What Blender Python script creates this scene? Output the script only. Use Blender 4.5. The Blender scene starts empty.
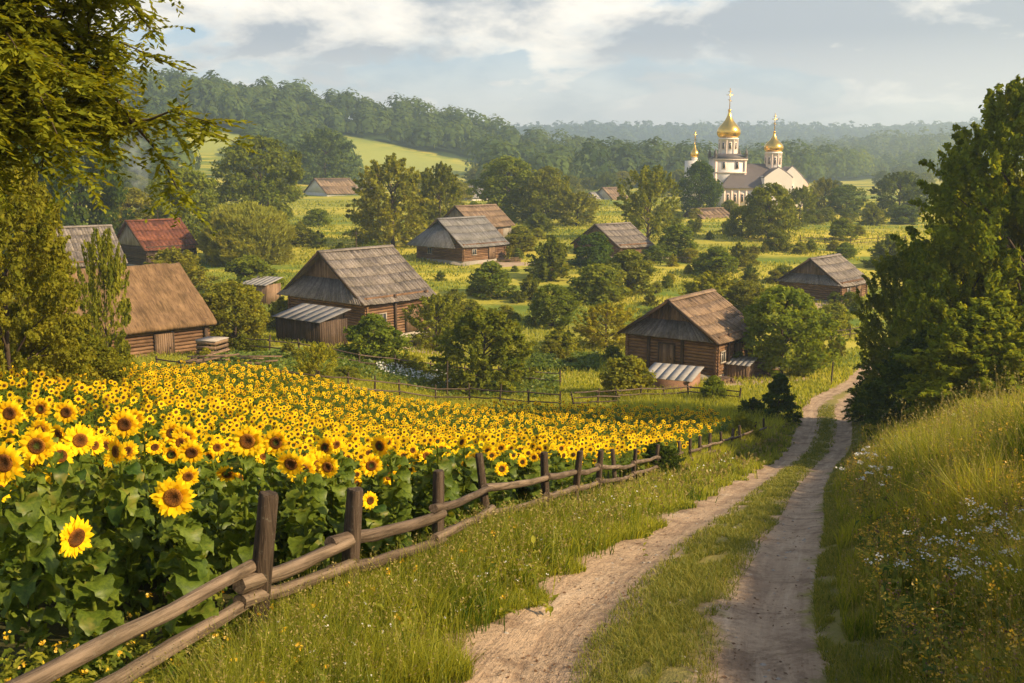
import bpy, math, random
import numpy as np
from mathutils import Vector, Matrix
R = math.radians
random.seed(7)
rng = np.random.default_rng(7)
scn = bpy.context.scene
COL = scn.collection

# ------------------------------------------------------------------ camera, sky, sun, exposure
PITCH = R(10.0); FPX = 995.0
cam_d = bpy.data.cameras.new('camera'); cam_d.sensor_width = 36; cam_d.lens = FPX / 1024 * 36
cam_d.clip_start = 0.1; cam_d.clip_end = 12000
cam = bpy.data.objects.new('camera', cam_d); COL.objects.link(cam)
cam.location = (0, 0, 0); cam.rotation_euler = (math.pi / 2 - PITCH, 0, 0)
scn.camera = cam

SUN_EL, SUN_AZ = R(32), R(-24)            # azimuth measured from +X towards +Y
sv = Vector((math.cos(SUN_EL) * math.cos(SUN_AZ), math.cos(SUN_EL) * math.sin(SUN_AZ), math.sin(SUN_EL)))
sd = bpy.data.lights.new('sun', 'SUN'); sd.energy = 5.0; sd.angle = R(0.6); sd.color = (1.0, 0.77, 0.46)
sun = bpy.data.objects.new('sun', sd); COL.objects.link(sun)
sun.rotation_euler = (-sv).to_track_quat('-Z', 'Y').to_euler()

W = bpy.data.worlds.new('World'); scn.world = W; W.use_nodes = True
nt = W.node_tree; N = nt.nodes; L = nt.links; N.clear()
def nd(tree, typ, **k):
    n = tree.nodes.new(typ)
    for a, b in k.items(): setattr(n, a, b)
    return n
def mth(tree, op, a, b=None, c=None, clamp=False):
    n = tree.nodes.new('ShaderNodeMath'); n.operation = op; n.use_clamp = clamp
    for i, v in enumerate((a, b, c)):
        if v is None: continue
        if isinstance(v, (int, float)): n.inputs[i].default_value = v
        else: tree.links.new(v, n.inputs[i])
    return n.outputs[0]
def mixc(tree, f, a, b, mode='MIX'):
    n = tree.nodes.new('ShaderNodeMix'); n.data_type = 'RGBA'; n.blend_type = mode
    for s, v in ((n.inputs['Factor'], f), (n.inputs[6], a), (n.inputs[7], b)):
        if isinstance(v, (int, float)): s.default_value = v
        elif isinstance(v, tuple): s.default_value = v if len(v) == 4 else (*v, 1)
        else: tree.links.new(v, s)
    return n.outputs[2]
def ramp(tree, f, stops, interp='LINEAR'):
    n = tree.nodes.new('ShaderNodeValToRGB'); n.color_ramp.interpolation = interp
    e = n.color_ramp.elements
    while len(e) > 1: e.remove(e[0])
    e[0].position = stops[0][0]; c = stops[0][1]; e[0].color = (c, c, c, 1) if isinstance(c, (int, float)) else (*c, 1)
    for p, c in stops[1:]:
        q = e.new(p); q.color = (c, c, c, 1) if isinstance(c, (int, float)) else (*c, 1)
    tree.links.new(f, n.inputs[0]); return n.outputs[0]
def noise(tree, vec, scale, detail=4, rough=.55, dist=0.0):
    n = tree.nodes.new('ShaderNodeTexNoise'); n.inputs['Scale'].default_value = scale
    n.inputs['Detail'].default_value = detail; n.inputs['Roughness'].default_value = rough
    n.inputs['Distortion'].default_value = dist
    if vec is not None: tree.links.new(vec, n.inputs['Vector'])
    return n.outputs['Fac']
sky = nd(nt, 'ShaderNodeTexSky', sky_type='NISHITA'); sky.sun_disc = False
sky.sun_elevation = SUN_EL; sky.sun_rotation = math.pi / 2 - SUN_AZ
sky.dust_density = 1.6; sky.air_density = 1.0; sky.ozone_density = 1.0
SKY_S = 0.12
tc = nd(nt, 'ShaderNodeTexCoord')
sep = nd(nt, 'ShaderNodeSeparateXYZ'); L.new(tc.outputs['Generated'], sep.inputs[0])
zz = mth(nt, 'ADD', mth(nt, 'MAXIMUM', sep.outputs[2], 0.0), 0.26)
cmb = nd(nt, 'ShaderNodeCombineXYZ')
L.new(mth(nt, 'DIVIDE', sep.outputs[0], zz), cmb.inputs[0]); L.new(mth(nt, 'MULTIPLY', mth(nt, 'DIVIDE', sep.outputs[1], zz), 0.9), cmb.inputs[1])
cmb.inputs[2].default_value = 6.4
n1 = noise(nt, cmb.outputs[0], 1.9, 10, .55, .2)
n2 = noise(nt, cmb.outputs[0], 0.75, 3, .5, 0)
n3 = noise(nt, cmb.outputs[0], 2.4, 8, .6, .3)
cov = mth(nt, 'ADD', mth(nt, 'MULTIPLY', n1, .62), mth(nt, 'MULTIPLY', n2, .38))
cf = ramp(nt, cov, [(.465, 0.0), (.492, .75), (.515, 1.0)])
horiz = ramp(nt, sep.outputs[2], [(.0, 1.0), (.045, .75), (.12, 0.0)])
cf2 = mth(nt, 'MULTIPLY', mth(nt, 'MAXIMUM', cf, mth(nt, 'MULTIPLY', horiz, .95)), ramp(nt, sep.outputs[2], [(.30, 1.0), (.55, .25)]))
thick = ramp(nt, mth(nt, 'ADD', mth(nt, 'MULTIPLY', n3, .45), mth(nt, 'MULTIPLY', n1, .55)), [(.41, 0.0), (.46, .35), (.52, 1.0)])
thick2 = mth(nt, 'MULTIPLY', thick, mth(nt, 'SUBTRACT', 1.0, mth(nt, 'MULTIPLY', horiz, .8)))
ccol = mixc(nt, thick2, (.90 / SKY_S, .82 / SKY_S, .70 / SKY_S), (.31 / SKY_S, .335 / SKY_S, .37 / SKY_S))
blue = mixc(nt, ramp(nt, sep.outputs[2], [(.25, .55), (.5, .0)]), sky.outputs[0], (.31 / SKY_S, .38 / SKY_S, .45 / SKY_S))
skyc = mixc(nt, cf2, blue, ccol)
lowm = ramp(nt, sep.outputs[2], [(-.02 + .02, 0.0), (.012, 1.0)])
skyc2 = mixc(nt, lowm, (.25 / SKY_S, .26 / SKY_S, .22 / SKY_S), skyc)
bg = nd(nt, 'ShaderNodeBackground'); bg.inputs[1].default_value = SKY_S
L.new(skyc2, bg.inputs[0]); wo = nd(nt, 'ShaderNodeOutputWorld'); L.new(bg.outputs[0], wo.inputs[0])

vs = scn.view_settings; vs.view_transform = 'Standard'; vs.look = 'None'; vs.gamma = 1; vs.exposure = 0.72
cy = scn.cycles
cy.use_denoising = True
cy.max_bounces = 6; cy.diffuse_bounces = 3; cy.glossy_bounces = 2; cy.transmission_bounces = 3; cy.transparent_max_bounces = 8
cy.volume_bounces = 1; cy.sample_clamp_indirect = 6
cy.use_fast_gi = False

# ------------------------------------------------------------------ mesh helpers
class MB:
    def __init__(s): s.V = []; s.F = []; s.M = []; s.A = []; s.n = 0
    def add(s, V, F, mat=0, v=0.5):
        V = np.asarray(V, dtype=np.float64).reshape(-1, 3); F = np.asarray(F, dtype=np.int64)
        if F.ndim == 1: F = F.reshape(1, -1)
        s.V.append(V); s.F.append(F + s.n); s.M.append(np.full(len(F), mat, dtype=np.int32))
        a = np.asarray(v, dtype=np.float64)
        s.A.append(np.full(len(V), float(a)) if a.ndim == 0 else a); s.n += len(V)
    def mesh(s, name, mats, smooth=False):
        V = np.concatenate(s.V); me = bpy.data.meshes.new(name)
        cnt = np.concatenate([np.full(len(f), f.shape[1]) for f in s.F]); idx = np.concatenate([f.ravel() for f in s.F])
        me.vertices.add(len(V)); me.vertices.foreach_set('co', V.astype(np.float32).ravel())
        me.loops.add(len(idx)); me.loops.foreach_set('vertex_index', idx.astype(np.int32))
        me.polygons.add(len(cnt)); st = np.concatenate([[0], np.cumsum(cnt)[:-1]])
        me.polygons.foreach_set('loop_start', st.astype(np.int32)); me.polygons.foreach_set('loop_total', cnt.astype(np.int32))
        for m in mats: me.materials.append(m)
        me.polygons.foreach_set('material_index', np.concatenate(s.M))
        if smooth: me.polygons.foreach_set('use_smooth', np.ones(len(cnt), dtype=bool))
        me.update(calc_edges=True)
        at = me.attributes.new('v', 'FLOAT', 'POINT'); at.data.foreach_set('value', np.concatenate(s.A).astype(np.float32))
        return me
    def build(s, name, mats, parent=None, smooth=False):
        if not isinstance(mats, (list, tuple)): mats = [mats]
        return link(name, s.mesh(name, mats, smooth), parent)
def link(name, data, parent=None):
    o = bpy.data.objects.new(name, data); COL.objects.link(o)
    if parent is not None: o.parent = parent
    return o
def tag(o, label=None, cat=None, group=None, kind=None):
    for k, v in (('label', label), ('category', cat), ('group', group), ('kind', kind)):
        if v: o[k] = v
    return o
def empty(name, loc=(0, 0, 0), rz=0.0):
    o = link(name, None); o.location = loc; o.rotation_euler = (0, 0, rz); o.empty_display_size = .3; return o
def copy_tree(o, parent=None):
    c = o.copy(); COL.objects.link(c); c.parent = parent
    for ch in KIDS.get(o.name, []): copy_tree(ch, c)
    return c
KIDS = {}
def box(mb, c, s, rot=None, mat=0, v=0.5):
    x, y, z = s[0] / 2, s[1] / 2, s[2] / 2
    V = np.array([(-x, -y, -z), (x, -y, -z), (x, y, -z), (-x, y, -z), (-x, -y, z), (x, -y, z), (x, y, z), (-x, y, z)])
    if rot is not None: V = V @ np.array(rot).T
    mb.add(V + np.array(c), [(0, 3, 2, 1), (4, 5, 6, 7), (0, 1, 5, 4), (1, 2, 6, 5), (2, 3, 7, 6), (3, 0, 4, 7)], mat, v)
def tube(mb, pts, rad, n=8, mat=0, v=0.5, cap=True, wob=0.0, flute=0.0):
    pts = np.asarray(pts, float); m = len(pts); rad = np.broadcast_to(np.asarray(rad, float), (m,))
    T = np.gradient(pts, axis=0); T /= np.linalg.norm(T, axis=1)[:, None] + 1e-9
    ref = np.array([0, 0, 1.0]) if abs(T[0][2]) < .9 else np.array([1.0, 0, 0])
    A = np.cross(T, ref); A /= np.linalg.norm(A, axis=1)[:, None] + 1e-9; B = np.cross(T, A)
    a = np.arange(n) / n * 2 * math.pi
    w = 1 + (rng.normal(0, wob, (m, n)) if wob else 0) + (rng.normal(0, flute, (1, n)) if flute else 0)
    V = pts[:, None, :] + (rad[:, None] * w)[..., None] * (np.cos(a)[None, :, None] * A[:, None, :] + np.sin(a)[None, :, None] * B[:, None, :])
    i = np.arange(m - 1)[:, None] * n; j = np.arange(n)[None, :]; k = (j + 1) % n
    F = np.stack([i + j, i + k, i + n + k, i + n + j], -1).reshape(-1, 4)
    mb.add(V.reshape(-1, 3), F, mat, v)
    if cap:
        mb.add(V[0], [list(range(n))], mat, v); mb.add(V[-1], [list(range(n))[::-1]], mat, v)
def lathe(mb, prof, n=24, mat=0, c=(0, 0, 0), v=.5):
    prof = np.asarray(prof, float); a = np.arange(n) / n * 2 * math.pi + math.pi / n
    V = np.stack([prof[:, 0, None] * np.cos(a), prof[:, 0, None] * np.sin(a), np.repeat(prof[:, 1, None], n, 1)], -1) + np.array(c)
    m = len(prof); i = np.arange(m - 1)[:, None] * n; j = np.arange(n)[None, :]; k = (j + 1) % n
    mb.add(V.reshape(-1, 3), np.stack([i + j, i + k, i + n + k, i + n + j], -1).reshape(-1, 4), mat, v)
def rotz(a): c, s = math.cos(a), math.sin(a); return np.array([[c, -s, 0], [s, c, 0], [0, 0, 1]])
def sstep(x, a, b): t = np.clip((x - a) / (b - a), 0, 1); return t * t * (3 - 2 * t)

# ------------------------------------------------------------------ value noise (terrain, crowns)
def vnoise(x, y, seed=0):
    x = np.asarray(x, float); y = np.asarray(y, float)
    xi = np.floor(x).astype(np.int64); yi = np.floor(y).astype(np.int64); fx = x - xi; fy = y - yi
    def h(a, b):
        k = (a * 374761393 + b * 668265263 + seed * 974711) & 0xffffffff
        k = ((k ^ (k >> 13)) * 1274126177) & 0xffffffff
        return ((k ^ (k >> 16)) & 0xffff) / 65535.0
    u = fx * fx * (3 - 2 * fx); w = fy * fy * (3 - 2 * fy)
    return (h(xi, yi) * (1 - u) + h(xi + 1, yi) * u) * (1 - w) + (h(xi, yi + 1) * (1 - u) + h(xi + 1, yi + 1) * u) * w

# ------------------------------------------------------------------ terrain height
_ky = [-60, -10, 0, 3, 6, 8, 10, 13, 16, 19, 25, 32, 40, 46, 60, 72, 90, 110, 140, 165, 230, 250, 400, 600, 900, 1200, 3500]
_kz = [-6, -3.0, -3.0, -3.2, -3.55, -3.9, -4.4, -5.0, -5.9, -6.8, -8.4, -10.2, -12, -13.0, -14.6, -15.5, -16, -15.2, -13.4, -12, -11.1, -10.4, -9.4, -9.0, -9.5, -9.5, -9.5]
_ty = np.arange(-60, 3500, .5); _tz = np.interp(_ty, _ky, _kz)
_k = np.exp(-.5 * (np.arange(-12, 13) / 4.0) ** 2); _k /= _k.sum()
_tz2 = np.convolve(np.pad(_tz, 12, mode='edge'), _k, 'valid')
def H0(X, Y):
    h = np.interp(Y, _ty, _tz2)
    h = h + 2.35 * sstep(-X, 2, 16) * sstep(Y, 12, 28) * (1 - sstep(Y, 72, 100))
    return h
def ray(px, py):
    u = (px - 512) / FPX; v = (341.5 - py) / FPX
    return np.array([u, math.cos(PITCH) + v * math.sin(PITCH), v * math.cos(PITCH) - math.sin(PITCH)])
_tt = np.geomspace(2, 3200, 6000)
def hit(px, py, fn):
    d = ray(px, py); h = fn(_tt * d[0], _tt * d[1]); k = np.argmax(_tt * d[2] < h)
    if k == 0: return None
    t = _tt[k]; return np.array([t * d[0], t * d[1], fn(t * d[0], t * d[1])])
_road = [(637, 683), (672, 620), (710, 560), (741, 532), (775, 491), (801, 466), (823, 448), (828, 431), (829, 418), (827, 408), (838, 396), (862, 386)]
_rp = np.array([hit(a, b, H0)[:2] for a, b in _road])
_ry = np.concatenate([[-60, 0], _rp[:, 1], [120, 160, 3500]]); _rx = np.concatenate([[-3, .05], _rp[:, 0], [52, 75, 300]])
_dry = np.arange(-60, 400, .5); _drx = np.convolve(np.pad(np.interp(_dry, _ry, _rx), 5, mode='edge'), np.ones(11) / 11, 'valid')
def road_x(Y): return np.interp(Y, _dry, _drx)
def ridge_y(X): return np.interp(X, [-900, -223, -100, -20, 37, 150, 300], [560, 620, 650, 690, 780, 900, 1000])
def ridge_h(X): return np.interp(X, [-1200, -500, -223, -110, -20, 37, 150, 260, 400], [60, 52, 41, 29, 13, 3, -9, -9.5, -9.5])
def Hh(X, Y):
    X = np.asarray(X, float); Y = np.asarray(Y, float)
    h = H0(X, Y)
    lat = X - road_x(Y); near = 1 - sstep(Y, 60, 90)
    h = h - near * (0.07 * np.exp(-((lat + 1.0) / .42) ** 2) + .07 * np.exp(-((lat - .80) / .38) ** 2)) * sstep(Y, -2, 2)
    h = h + 1.45 * sstep(lat, 1.5, 6.6) * (1 - sstep(Y, 30, 52)) + .25 * sstep(lat, 1.25, 2.1) * near
    h = h + .12 * (vnoise(X * .5, Y * .5, 3) - .5) * sstep(np.abs(lat), 1, 2.5) + .03 * (vnoise(X * 2.3, Y * 2.3, 4) - .5)
    h = h + .8 * (vnoise(X * .03, Y * .03, 5) - .5) * sstep(Y, 80, 140)
    ry = ridge_y(X); rh = ridge_h(X) + 10.5; d = (Y - ry)
    h = h + rh * np.where(d < 0, np.exp(-(d / 165) ** 2), np.exp(-(d / 420) ** 2)) * sstep(Y, 280, 400)
    # second range on the right, and the long blue range at the horizon
    r2 = 30 * sstep(X, 150, 520) + 8 * vnoise(X * .006, 1.3, 9)
    h = h + r2 * np.exp(-((Y - 1250) / 260) ** 2) * (Y > 500)
    r3 = 84 + 16 * (vnoise(X * .0022 + 3.1, 7.7, 11) - .5) + 10 * sstep(X, 700, 1150) - 6 * sstep(-X, -400, 100)
    h = h + r3 * np.exp(-((np.minimum(Y, 2350) - 2350) / 520) ** 2) * (Y > 900) * (1 + .12 * (vnoise(X * .006, Y * .006, 13) - .5))
    return h
def gz(x, y): return float(Hh(x, y))
def P(px, py):
    r = hit(px, py, Hh); return r
def at_depth(px, Y):            # point of the ground at distance Y under a given bearing
    x = (px - 512) / FPX * Y * 1.0 / 1.0
    return x
def proj(p):
    x, y, z = p; c, s = math.cos(PITCH), math.sin(PITCH)
    dep = y * c - z * s; up = y * s + z * c
    return 512 + FPX * x / dep, 341.5 - FPX * up / dep, dep

# ------------------------------------------------------------------ materials
def newmat(name):
    m = bpy.data.materials.new(name); m.use_nodes = True; t = m.node_tree; t.nodes.clear()
    out = t.nodes.new('ShaderNodeOutputMaterial'); return m, t, out
def attr(t, name):
    a = t.nodes.new('ShaderNodeAttribute'); a.attribute_name = name; return a.outputs['Fac']
def bump(t, h, strength=.4, dist=.02):
    b = t.nodes.new('ShaderNodeBump'); b.inputs['Strength'].default_value = strength; b.inputs['Distance'].default_value = dist
    t.links.new(h, b.inputs['Height']); return b.outputs[0]
def principled(t, out, col, rough=.8, spec=.3, metal=0.0, normal=None):
    p = t.nodes.new('ShaderNodeBsdfPrincipled')
    for k, v in (('Base Color', col), ('Roughness', rough), ('Metallic', metal)):
        if isinstance(v, (int, float)): p.inputs[k].default_value = v
        elif isinstance(v, tuple): p.inputs[k].default_value = (*v, 1)
        else: t.links.new(v, p.inputs[k])
    p.inputs['Specular IOR Level'].default_value = spec
    if normal is not None: t.links.new(normal, p.inputs['Normal'])
    t.links.new(p.outputs[0], out.inputs[0]); return p
def leafmat(name, lo, hi, trans=.4, tcol=None, usecol=False, gloss=.04, mott=0.0):
    m, t, out = newmat(name); v = attr(t, 'v')
    c = mixc(t, v, lo, hi)
    if mott:
        tcx = t.nodes.new('ShaderNodeTexCoord'); n_ = noise(t, tcx.outputs['Object'], 34, 4, .7); c = mixc(t, ramp(t, n_, [(.38, mott), (.60, 0.0)]), c, mixc(t, 1.0, c, (.42, .5, .5), 'MULTIPLY'))
        n7 = noise(t, tcx.outputs['Object'], 7, 3, .6); c = mixc(t, ramp(t, n7, [(.58, 0.0), (.72, mott)]), c, (.30, .26, .05))
    if usecol:
        oi = t.nodes.new('ShaderNodeObjectInfo'); c = mixc(t, 1.0, c, oi.outputs['Color'], 'MULTIPLY')
    d = t.nodes.new('ShaderNodeBsdfDiffuse'); t.links.new(c, d.inputs[0])
    tr = t.nodes.new('ShaderNodeBsdfTranslucent'); t.links.new(mixc(t, 1.0, c, tcol or (1.5, 1.35, .55), 'MULTIPLY'), tr.inputs[0])
    mx = t.nodes.new('ShaderNodeMixShader'); mx.inputs[0].default_value = trans
    t.links.new(d.outputs[0], mx.inputs[1]); t.links.new(tr.outputs[0], mx.inputs[2])
    g = t.nodes.new('ShaderNodeBsdfGlossy'); g.inputs['Roughness'].default_value = .45; g.inputs[0].default_value = (1, 1, 1, 1)
    m2 = t.nodes.new('ShaderNodeMixShader'); m2.inputs[0].default_value = gloss
    t.links.new(mx.outputs[0], m2.inputs[1]); t.links.new(g.outputs[0], m2.inputs[2]); t.links.new(m2.outputs[0], out.inputs[0])
    return m
M_TREE = leafmat('tree_leaves', (.55, .62, .5), (1.65, 1.5, 1.05), .46, tcol=(1.7, 1.4, .35), usecol=True, gloss=.0)
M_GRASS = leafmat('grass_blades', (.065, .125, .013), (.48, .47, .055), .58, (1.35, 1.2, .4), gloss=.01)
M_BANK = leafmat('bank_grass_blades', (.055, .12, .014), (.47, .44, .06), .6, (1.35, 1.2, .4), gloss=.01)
M_GRASS_SHORT = leafmat('short_grass', (.08, .13, .018), (.34, .30, .06), .4, gloss=.01)
M_DRY = leafmat('dry_stalks', (.20, .17, .05), (.46, .36, .13), .4, (1.2, 1.1, .6), gloss=.01)
M_SLEAF = leafmat('sunflower_leaf', (.06, .115, .014), (.25, .30, .032), .42, gloss=.015, mott=.8)
M_PETAL = leafmat('petal', (.92, .52, .006), (.97, .70, .015), .35, (1.1, 1.0, .3), gloss=.0)
M_PETALN = leafmat('petal_golden', (.93, .55, .008), (.97, .73, .02), .35, (1.15, .95, .3), gloss=.0)
M_WHITE = leafmat('white_petal', (.6, .58, .5), (.85, .83, .76), .3, (1, 1, 1))
M_YEL = leafmat('yellow_petal', (.65, .36, .01), (.8, .55, .03), .3, (1.1, 1, .4))
M_ROSE = leafmat('brown_seed', (.10, .05, .02), (.25, .13, .05), .2, (1, 1, 1))

def mk_disc():
    m, t, out = newmat('seed_disc'); v = attr(t, 'v')
    tcx = t.nodes.new('ShaderNodeTexCoord'); vo = t.nodes.new('ShaderNodeTexVoronoi'); vo.inputs['Scale'].default_value = 170
    t.links.new(tcx.outputs['Object'], vo.inputs['Vector'])
    c = ramp(t, v, [(0.0, (.10, .14, .02)), (.28, (.085, .04, .014)), (.55, (.24, .085, .014)), (.82, (.42, .17, .018)), (1.0, (.72, .34, .02))])
    c2 = mixc(t, mth(t, 'MULTIPLY', vo.outputs['Distance'], .9), c, (.015, .008, .005))
    principled(t, out, c2, .9, .1, normal=bump(t, vo.outputs['Distance'], .8, .006)); return m
M_DISC = mk_disc()
def woodmat(name, a, b, dark=.35, scale=6.0, stretch=(1, 1, .12), rough=.85, bs=.5):
    m, t, out = newmat(name); v = attr(t, 'v')
    tcx = t.nodes.new('ShaderNodeTexCoord'); mp = t.nodes.new('ShaderNodeMapping'); mp.inputs['Scale'].default_value = stretch
    t.links.new(tcx.outputs['Object'], mp.inputs[0])
    n = noise(t, mp.outputs[0], scale, 7, .7, .6); n2 = noise(t, tcx.outputs['Object'], .9, 4, .6)
    n5 = noise(t, tcx.outputs['Object'], 22, 3, .6)
    c = mixc(t, v, a, b)
    c = mixc(t, ramp(t, n, [(.35, 0.0), (.62, 1.0)]), mixc(t, 1.0, c, (dark, dark * .95, dark * .9), 'MULTIPLY'), c)
    c = mixc(t, ramp(t, n2, [(.45, 0.0), (.66, .6)]), c, mixc(t, 1.0, c, (.55, .56, .50), 'MULTIPLY'))
    c = mixc(t, ramp(t, n5, [(.6, 0.0), (.75, .35)]), c, (.25, .24, .18))
    principled(t, out, c, rough, .2, normal=bump(t, n, bs, .02)); return m
M_RAIL = woodmat('weathered_rail', (.13, .09, .062), (.29, .21, .145), .25, 24, (.05, 1, 1), .85, 1.0)
M_POST = woodmat('dark_post', (.07, .048, .033), (.15, .105, .072), .32, 30, (1, 1, .05), .9, 1.0)
M_LOG = woodmat('log_wall', (.15, .078, .042), (.32, .185, .10), .42, 5, (.2, .2, 1))
M_PLANK = woodmat('plank_wall', (.17, .105, .065), (.34, .22, .135), .5, 5, (1, 1, .12))
M_DARKWOOD = woodmat('dark_wood', (.055, .035, .024), (.13, .085, .055), .5, 5, (1, 1, .12))
M_SHINGLE = woodmat('grey_board_roof', (.155, .13, .115), (.33, .28, .24), .5, 7, (1, 1, .2))
M_BROWNROOF = woodmat('brown_board_roof', (.19, .125, .08), (.35, .24, .155), .55, 7, (1, 1, .2))
M_SLATE = woodmat('blue_grey_roof', (.17, .16, .155), (.30, .285, .275), .6, 7, (1, 1, .2))
M_RUST = woodmat('rusty_roof', (.15, .05, .03), (.27, .095, .05), .45, 3, (1, 1, .3))
M_PALEWOOD = woodmat('pale_boards', (.34, .29, .25), (.5, .44, .38), .6, 5, (1, 1, .12))
M_THATCH = woodmat('thatch', (.17, .10, .05), (.31, .19, .095), .42, 5, (.25, 1.6, .25), .95, 1.0)
M_BARK = woodmat('bark', (.075, .052, .036), (.14, .10, .07), .4, 8, (1, 1, .2))
def flatm(name, col, rough=.8, nsc=6, var=.25, metal=0, spec=.3):
    m, t, out = newmat(name); tcx = t.nodes.new('ShaderNodeTexCoord'); n = noise(t, tcx.outputs['Object'], nsc, 5, .6)
    c = mixc(t, n, tuple(x * (1 - var) for x in col), tuple(min(1, x * (1 + var)) for x in col))
    principled(t, out, c, rough, spec, metal, bump(t, n, .2, .02)); return m
M_PLASTER = flatm('church_plaster', (.78, .70, .62), .85, .6, .10)
M_PINK = flatm('church_trim', (.74, .58, .48), .85, 1, .12)
M_CROOF = flatm('church_roof', (.12, .10, .095), .6, 1.2, .2)
M_GOLD = flatm('gold', (.95, .56, .12), .24, 1.5, .08, 1.0)
M_GLASS = flatm('dark_pane', (.04, .045, .05), .2, 3, .1)
M_WHITEW = flatm('white_wall', (.62, .58, .52), .9, 1, .15)
M_TIN = flatm('tin_sheet', (.30, .275, .245), .7, 3, .35)
M_STONE = flatm('stone', (.32, .28, .23), .95, 3, .3)
def mk_shed():
    m, t, out = newmat('red_brick'); tcx = t.nodes.new('ShaderNodeTexCoord')
    b = t.nodes.new('ShaderNodeTexBrick'); b.inputs['Scale'].default_value = 4; b.inputs['Color1'].default_value = (.22, .10, .06, 1)
    b.inputs['Color2'].default_value = (.30, .15, .09, 1); b.inputs['Mortar'].default_value = (.3, .26, .2, 1)
    mp = t.nodes.new('ShaderNodeMapping'); mp.inputs['Rotation'].default_value = (R(90), 0, 0); t.links.new(tcx.outputs['Object'], mp.inputs[0])
    t.links.new(mp.outputs[0], b.inputs['Vector']); principled(t, out, b.outputs[0], .9, .2); return m
M_BRICK = mk_shed()

def mk_ground():
    m, t, out = newmat('ground'); tcx = t.nodes.new('ShaderNodeTexCoord'); ob = tcx.outputs['Object']
    lat = attr(t, 'lat'); fld = attr(t, 'fld'); hay = attr(t, 'hay'); gold_ = attr(t, 'gold'); wood = attr(t, 'wood')
    nb = noise(t, ob, .018, 5, .6); nm = noise(t, ob, .22, 5, .65); nf = noise(t, ob, 2.4, 6, .7); nff = noise(t, ob, 13, 5, .7)
    mp = t.nodes.new('ShaderNodeMapping'); mp.inputs['Scale'].default_value = (.012, .11, 1); mp.inputs['Rotation'].default_value = (0, 0, R(8)); t.links.new(ob, mp.inputs[0])
    ns = noise(t, mp.outputs[0], 1.0, 3, .5, .3)
    g = mixc(t, ramp(t, nm, [(.35, 0.0), (.65, 1.0)]), (.11, .17, .022), (.25, .27, .035))
    g = mixc(t, ramp(t, ns, [(.43, 0.0), (.53, 1.0)]), g, mixc(t, nf, (.38, .34, .04), (.60, .48, .07)))
    g = mixc(t, ramp(t, nb, [(.47, 0.0), (.62, .6)]), g, (.15, .19, .028))
    g = mixc(t, ramp(t, nf, [(.48, 0.0), (.72, .5)]), g, (.06, .095, .014))
    g = mixc(t, hay, g, mixc(t, nf, (.22, .26, .055), (.35, .35, .08)))
    g = mixc(t, mth(t, 'MULTIPLY', gold_, .85), g, mixc(t, nf, (.42, .36, .04), (.66, .50, .07)))
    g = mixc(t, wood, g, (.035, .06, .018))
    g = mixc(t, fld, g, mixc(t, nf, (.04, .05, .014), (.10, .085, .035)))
    # dirt road: two wheel ruts with a grassy crown between them
    wig = mth(t, 'MULTIPLY', mth(t, 'SUBTRACT', noise(t, ob, .9, 7, .75), .5), 1.7)
    la = mth(t, 'ABSOLUTE', mth(t, 'ABSOLUTE', lat)); d1 = mth(t, 'MINIMUM', mth(t, 'SUBTRACT', mth(t, 'ABSOLUTE', mth(t, 'ADD', lat, 1.08)), .17), mth(t, 'ABSOLUTE', mth(t, 'SUBTRACT', lat, .80)))
    rut = mth(t, 'SUBTRACT', 1.0, mth(t, 'DIVIDE', mth(t, 'SUBTRACT', mth(t, 'ADD', d1, wig), .38), .20), clamp=True)
    dirt = mixc(t, ramp(t, nff, [(.3, 0.0), (.7, 1.0)]), (.27, .178, .108), (.53, .385, .25))
    dirt = mixc(t, ramp(t, nf, [(.42, .0), (.6, .8)]), dirt, (.47, .33, .21))
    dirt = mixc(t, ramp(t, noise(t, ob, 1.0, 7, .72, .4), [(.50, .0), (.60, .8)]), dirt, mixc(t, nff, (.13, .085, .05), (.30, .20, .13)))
    sp_ = t.nodes.new('ShaderNodeSeparateXYZ'); t.links.new(ob, sp_.inputs[0]); cb_ = t.nodes.new('ShaderNodeCombineXYZ'); t.links.new(mth(t, 'MULTIPLY', lat, 3.6), cb_.inputs[0]); t.links.new(mth(t, 'MULTIPLY', sp_.outputs[1], .35), cb_.inputs[1])
    strk = noise(t, cb_.outputs[0], 1.0, 6, .7, .4); dirt = mixc(t, ramp(t, strk, [(.36, .55), (.50, 0.0)]), dirt, (.22, .14, .09)); dirt = mixc(t, ramp(t, strk, [(.56, 0.0), (.68, .6)]), dirt, (.60, .46, .32))
    vo = t.nodes.new('ShaderNodeTexVoronoi'); vo.inputs['Scale'].default_value = 19; t.links.new(ob, vo.inputs['Vector'])
    dirt = mixc(t, ramp(t, vo.outputs['Distance'], [(.12, .5), (.22, 0.0)]), dirt, (.36, .28, .2))
    shoulder = mth(t, 'SUBTRACT', 1.0, mth(t, 'DIVIDE', mth(t, 'SUBTRACT', mth(t, 'ADD', la, wig), 1.7), .4), clamp=True)
    g = mixc(t, mth(t, 'MULTIPLY', shoulder, .75), g, mixc(t, nff, (.10, .11, .03), (.28, .20, .10)))
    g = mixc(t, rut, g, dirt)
    hh = mth(t, 'ADD', mth(t, 'MULTIPLY', nff, .35), mth(t, 'ADD', mth(t, 'MULTIPLY', nf, .65), mth(t, 'MULTIPLY', strk, .45)))
    principled(t, out, g, .95, .1, normal=bump(t, hh, .9, .10)); return m
M_GROUND = mk_ground()

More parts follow.
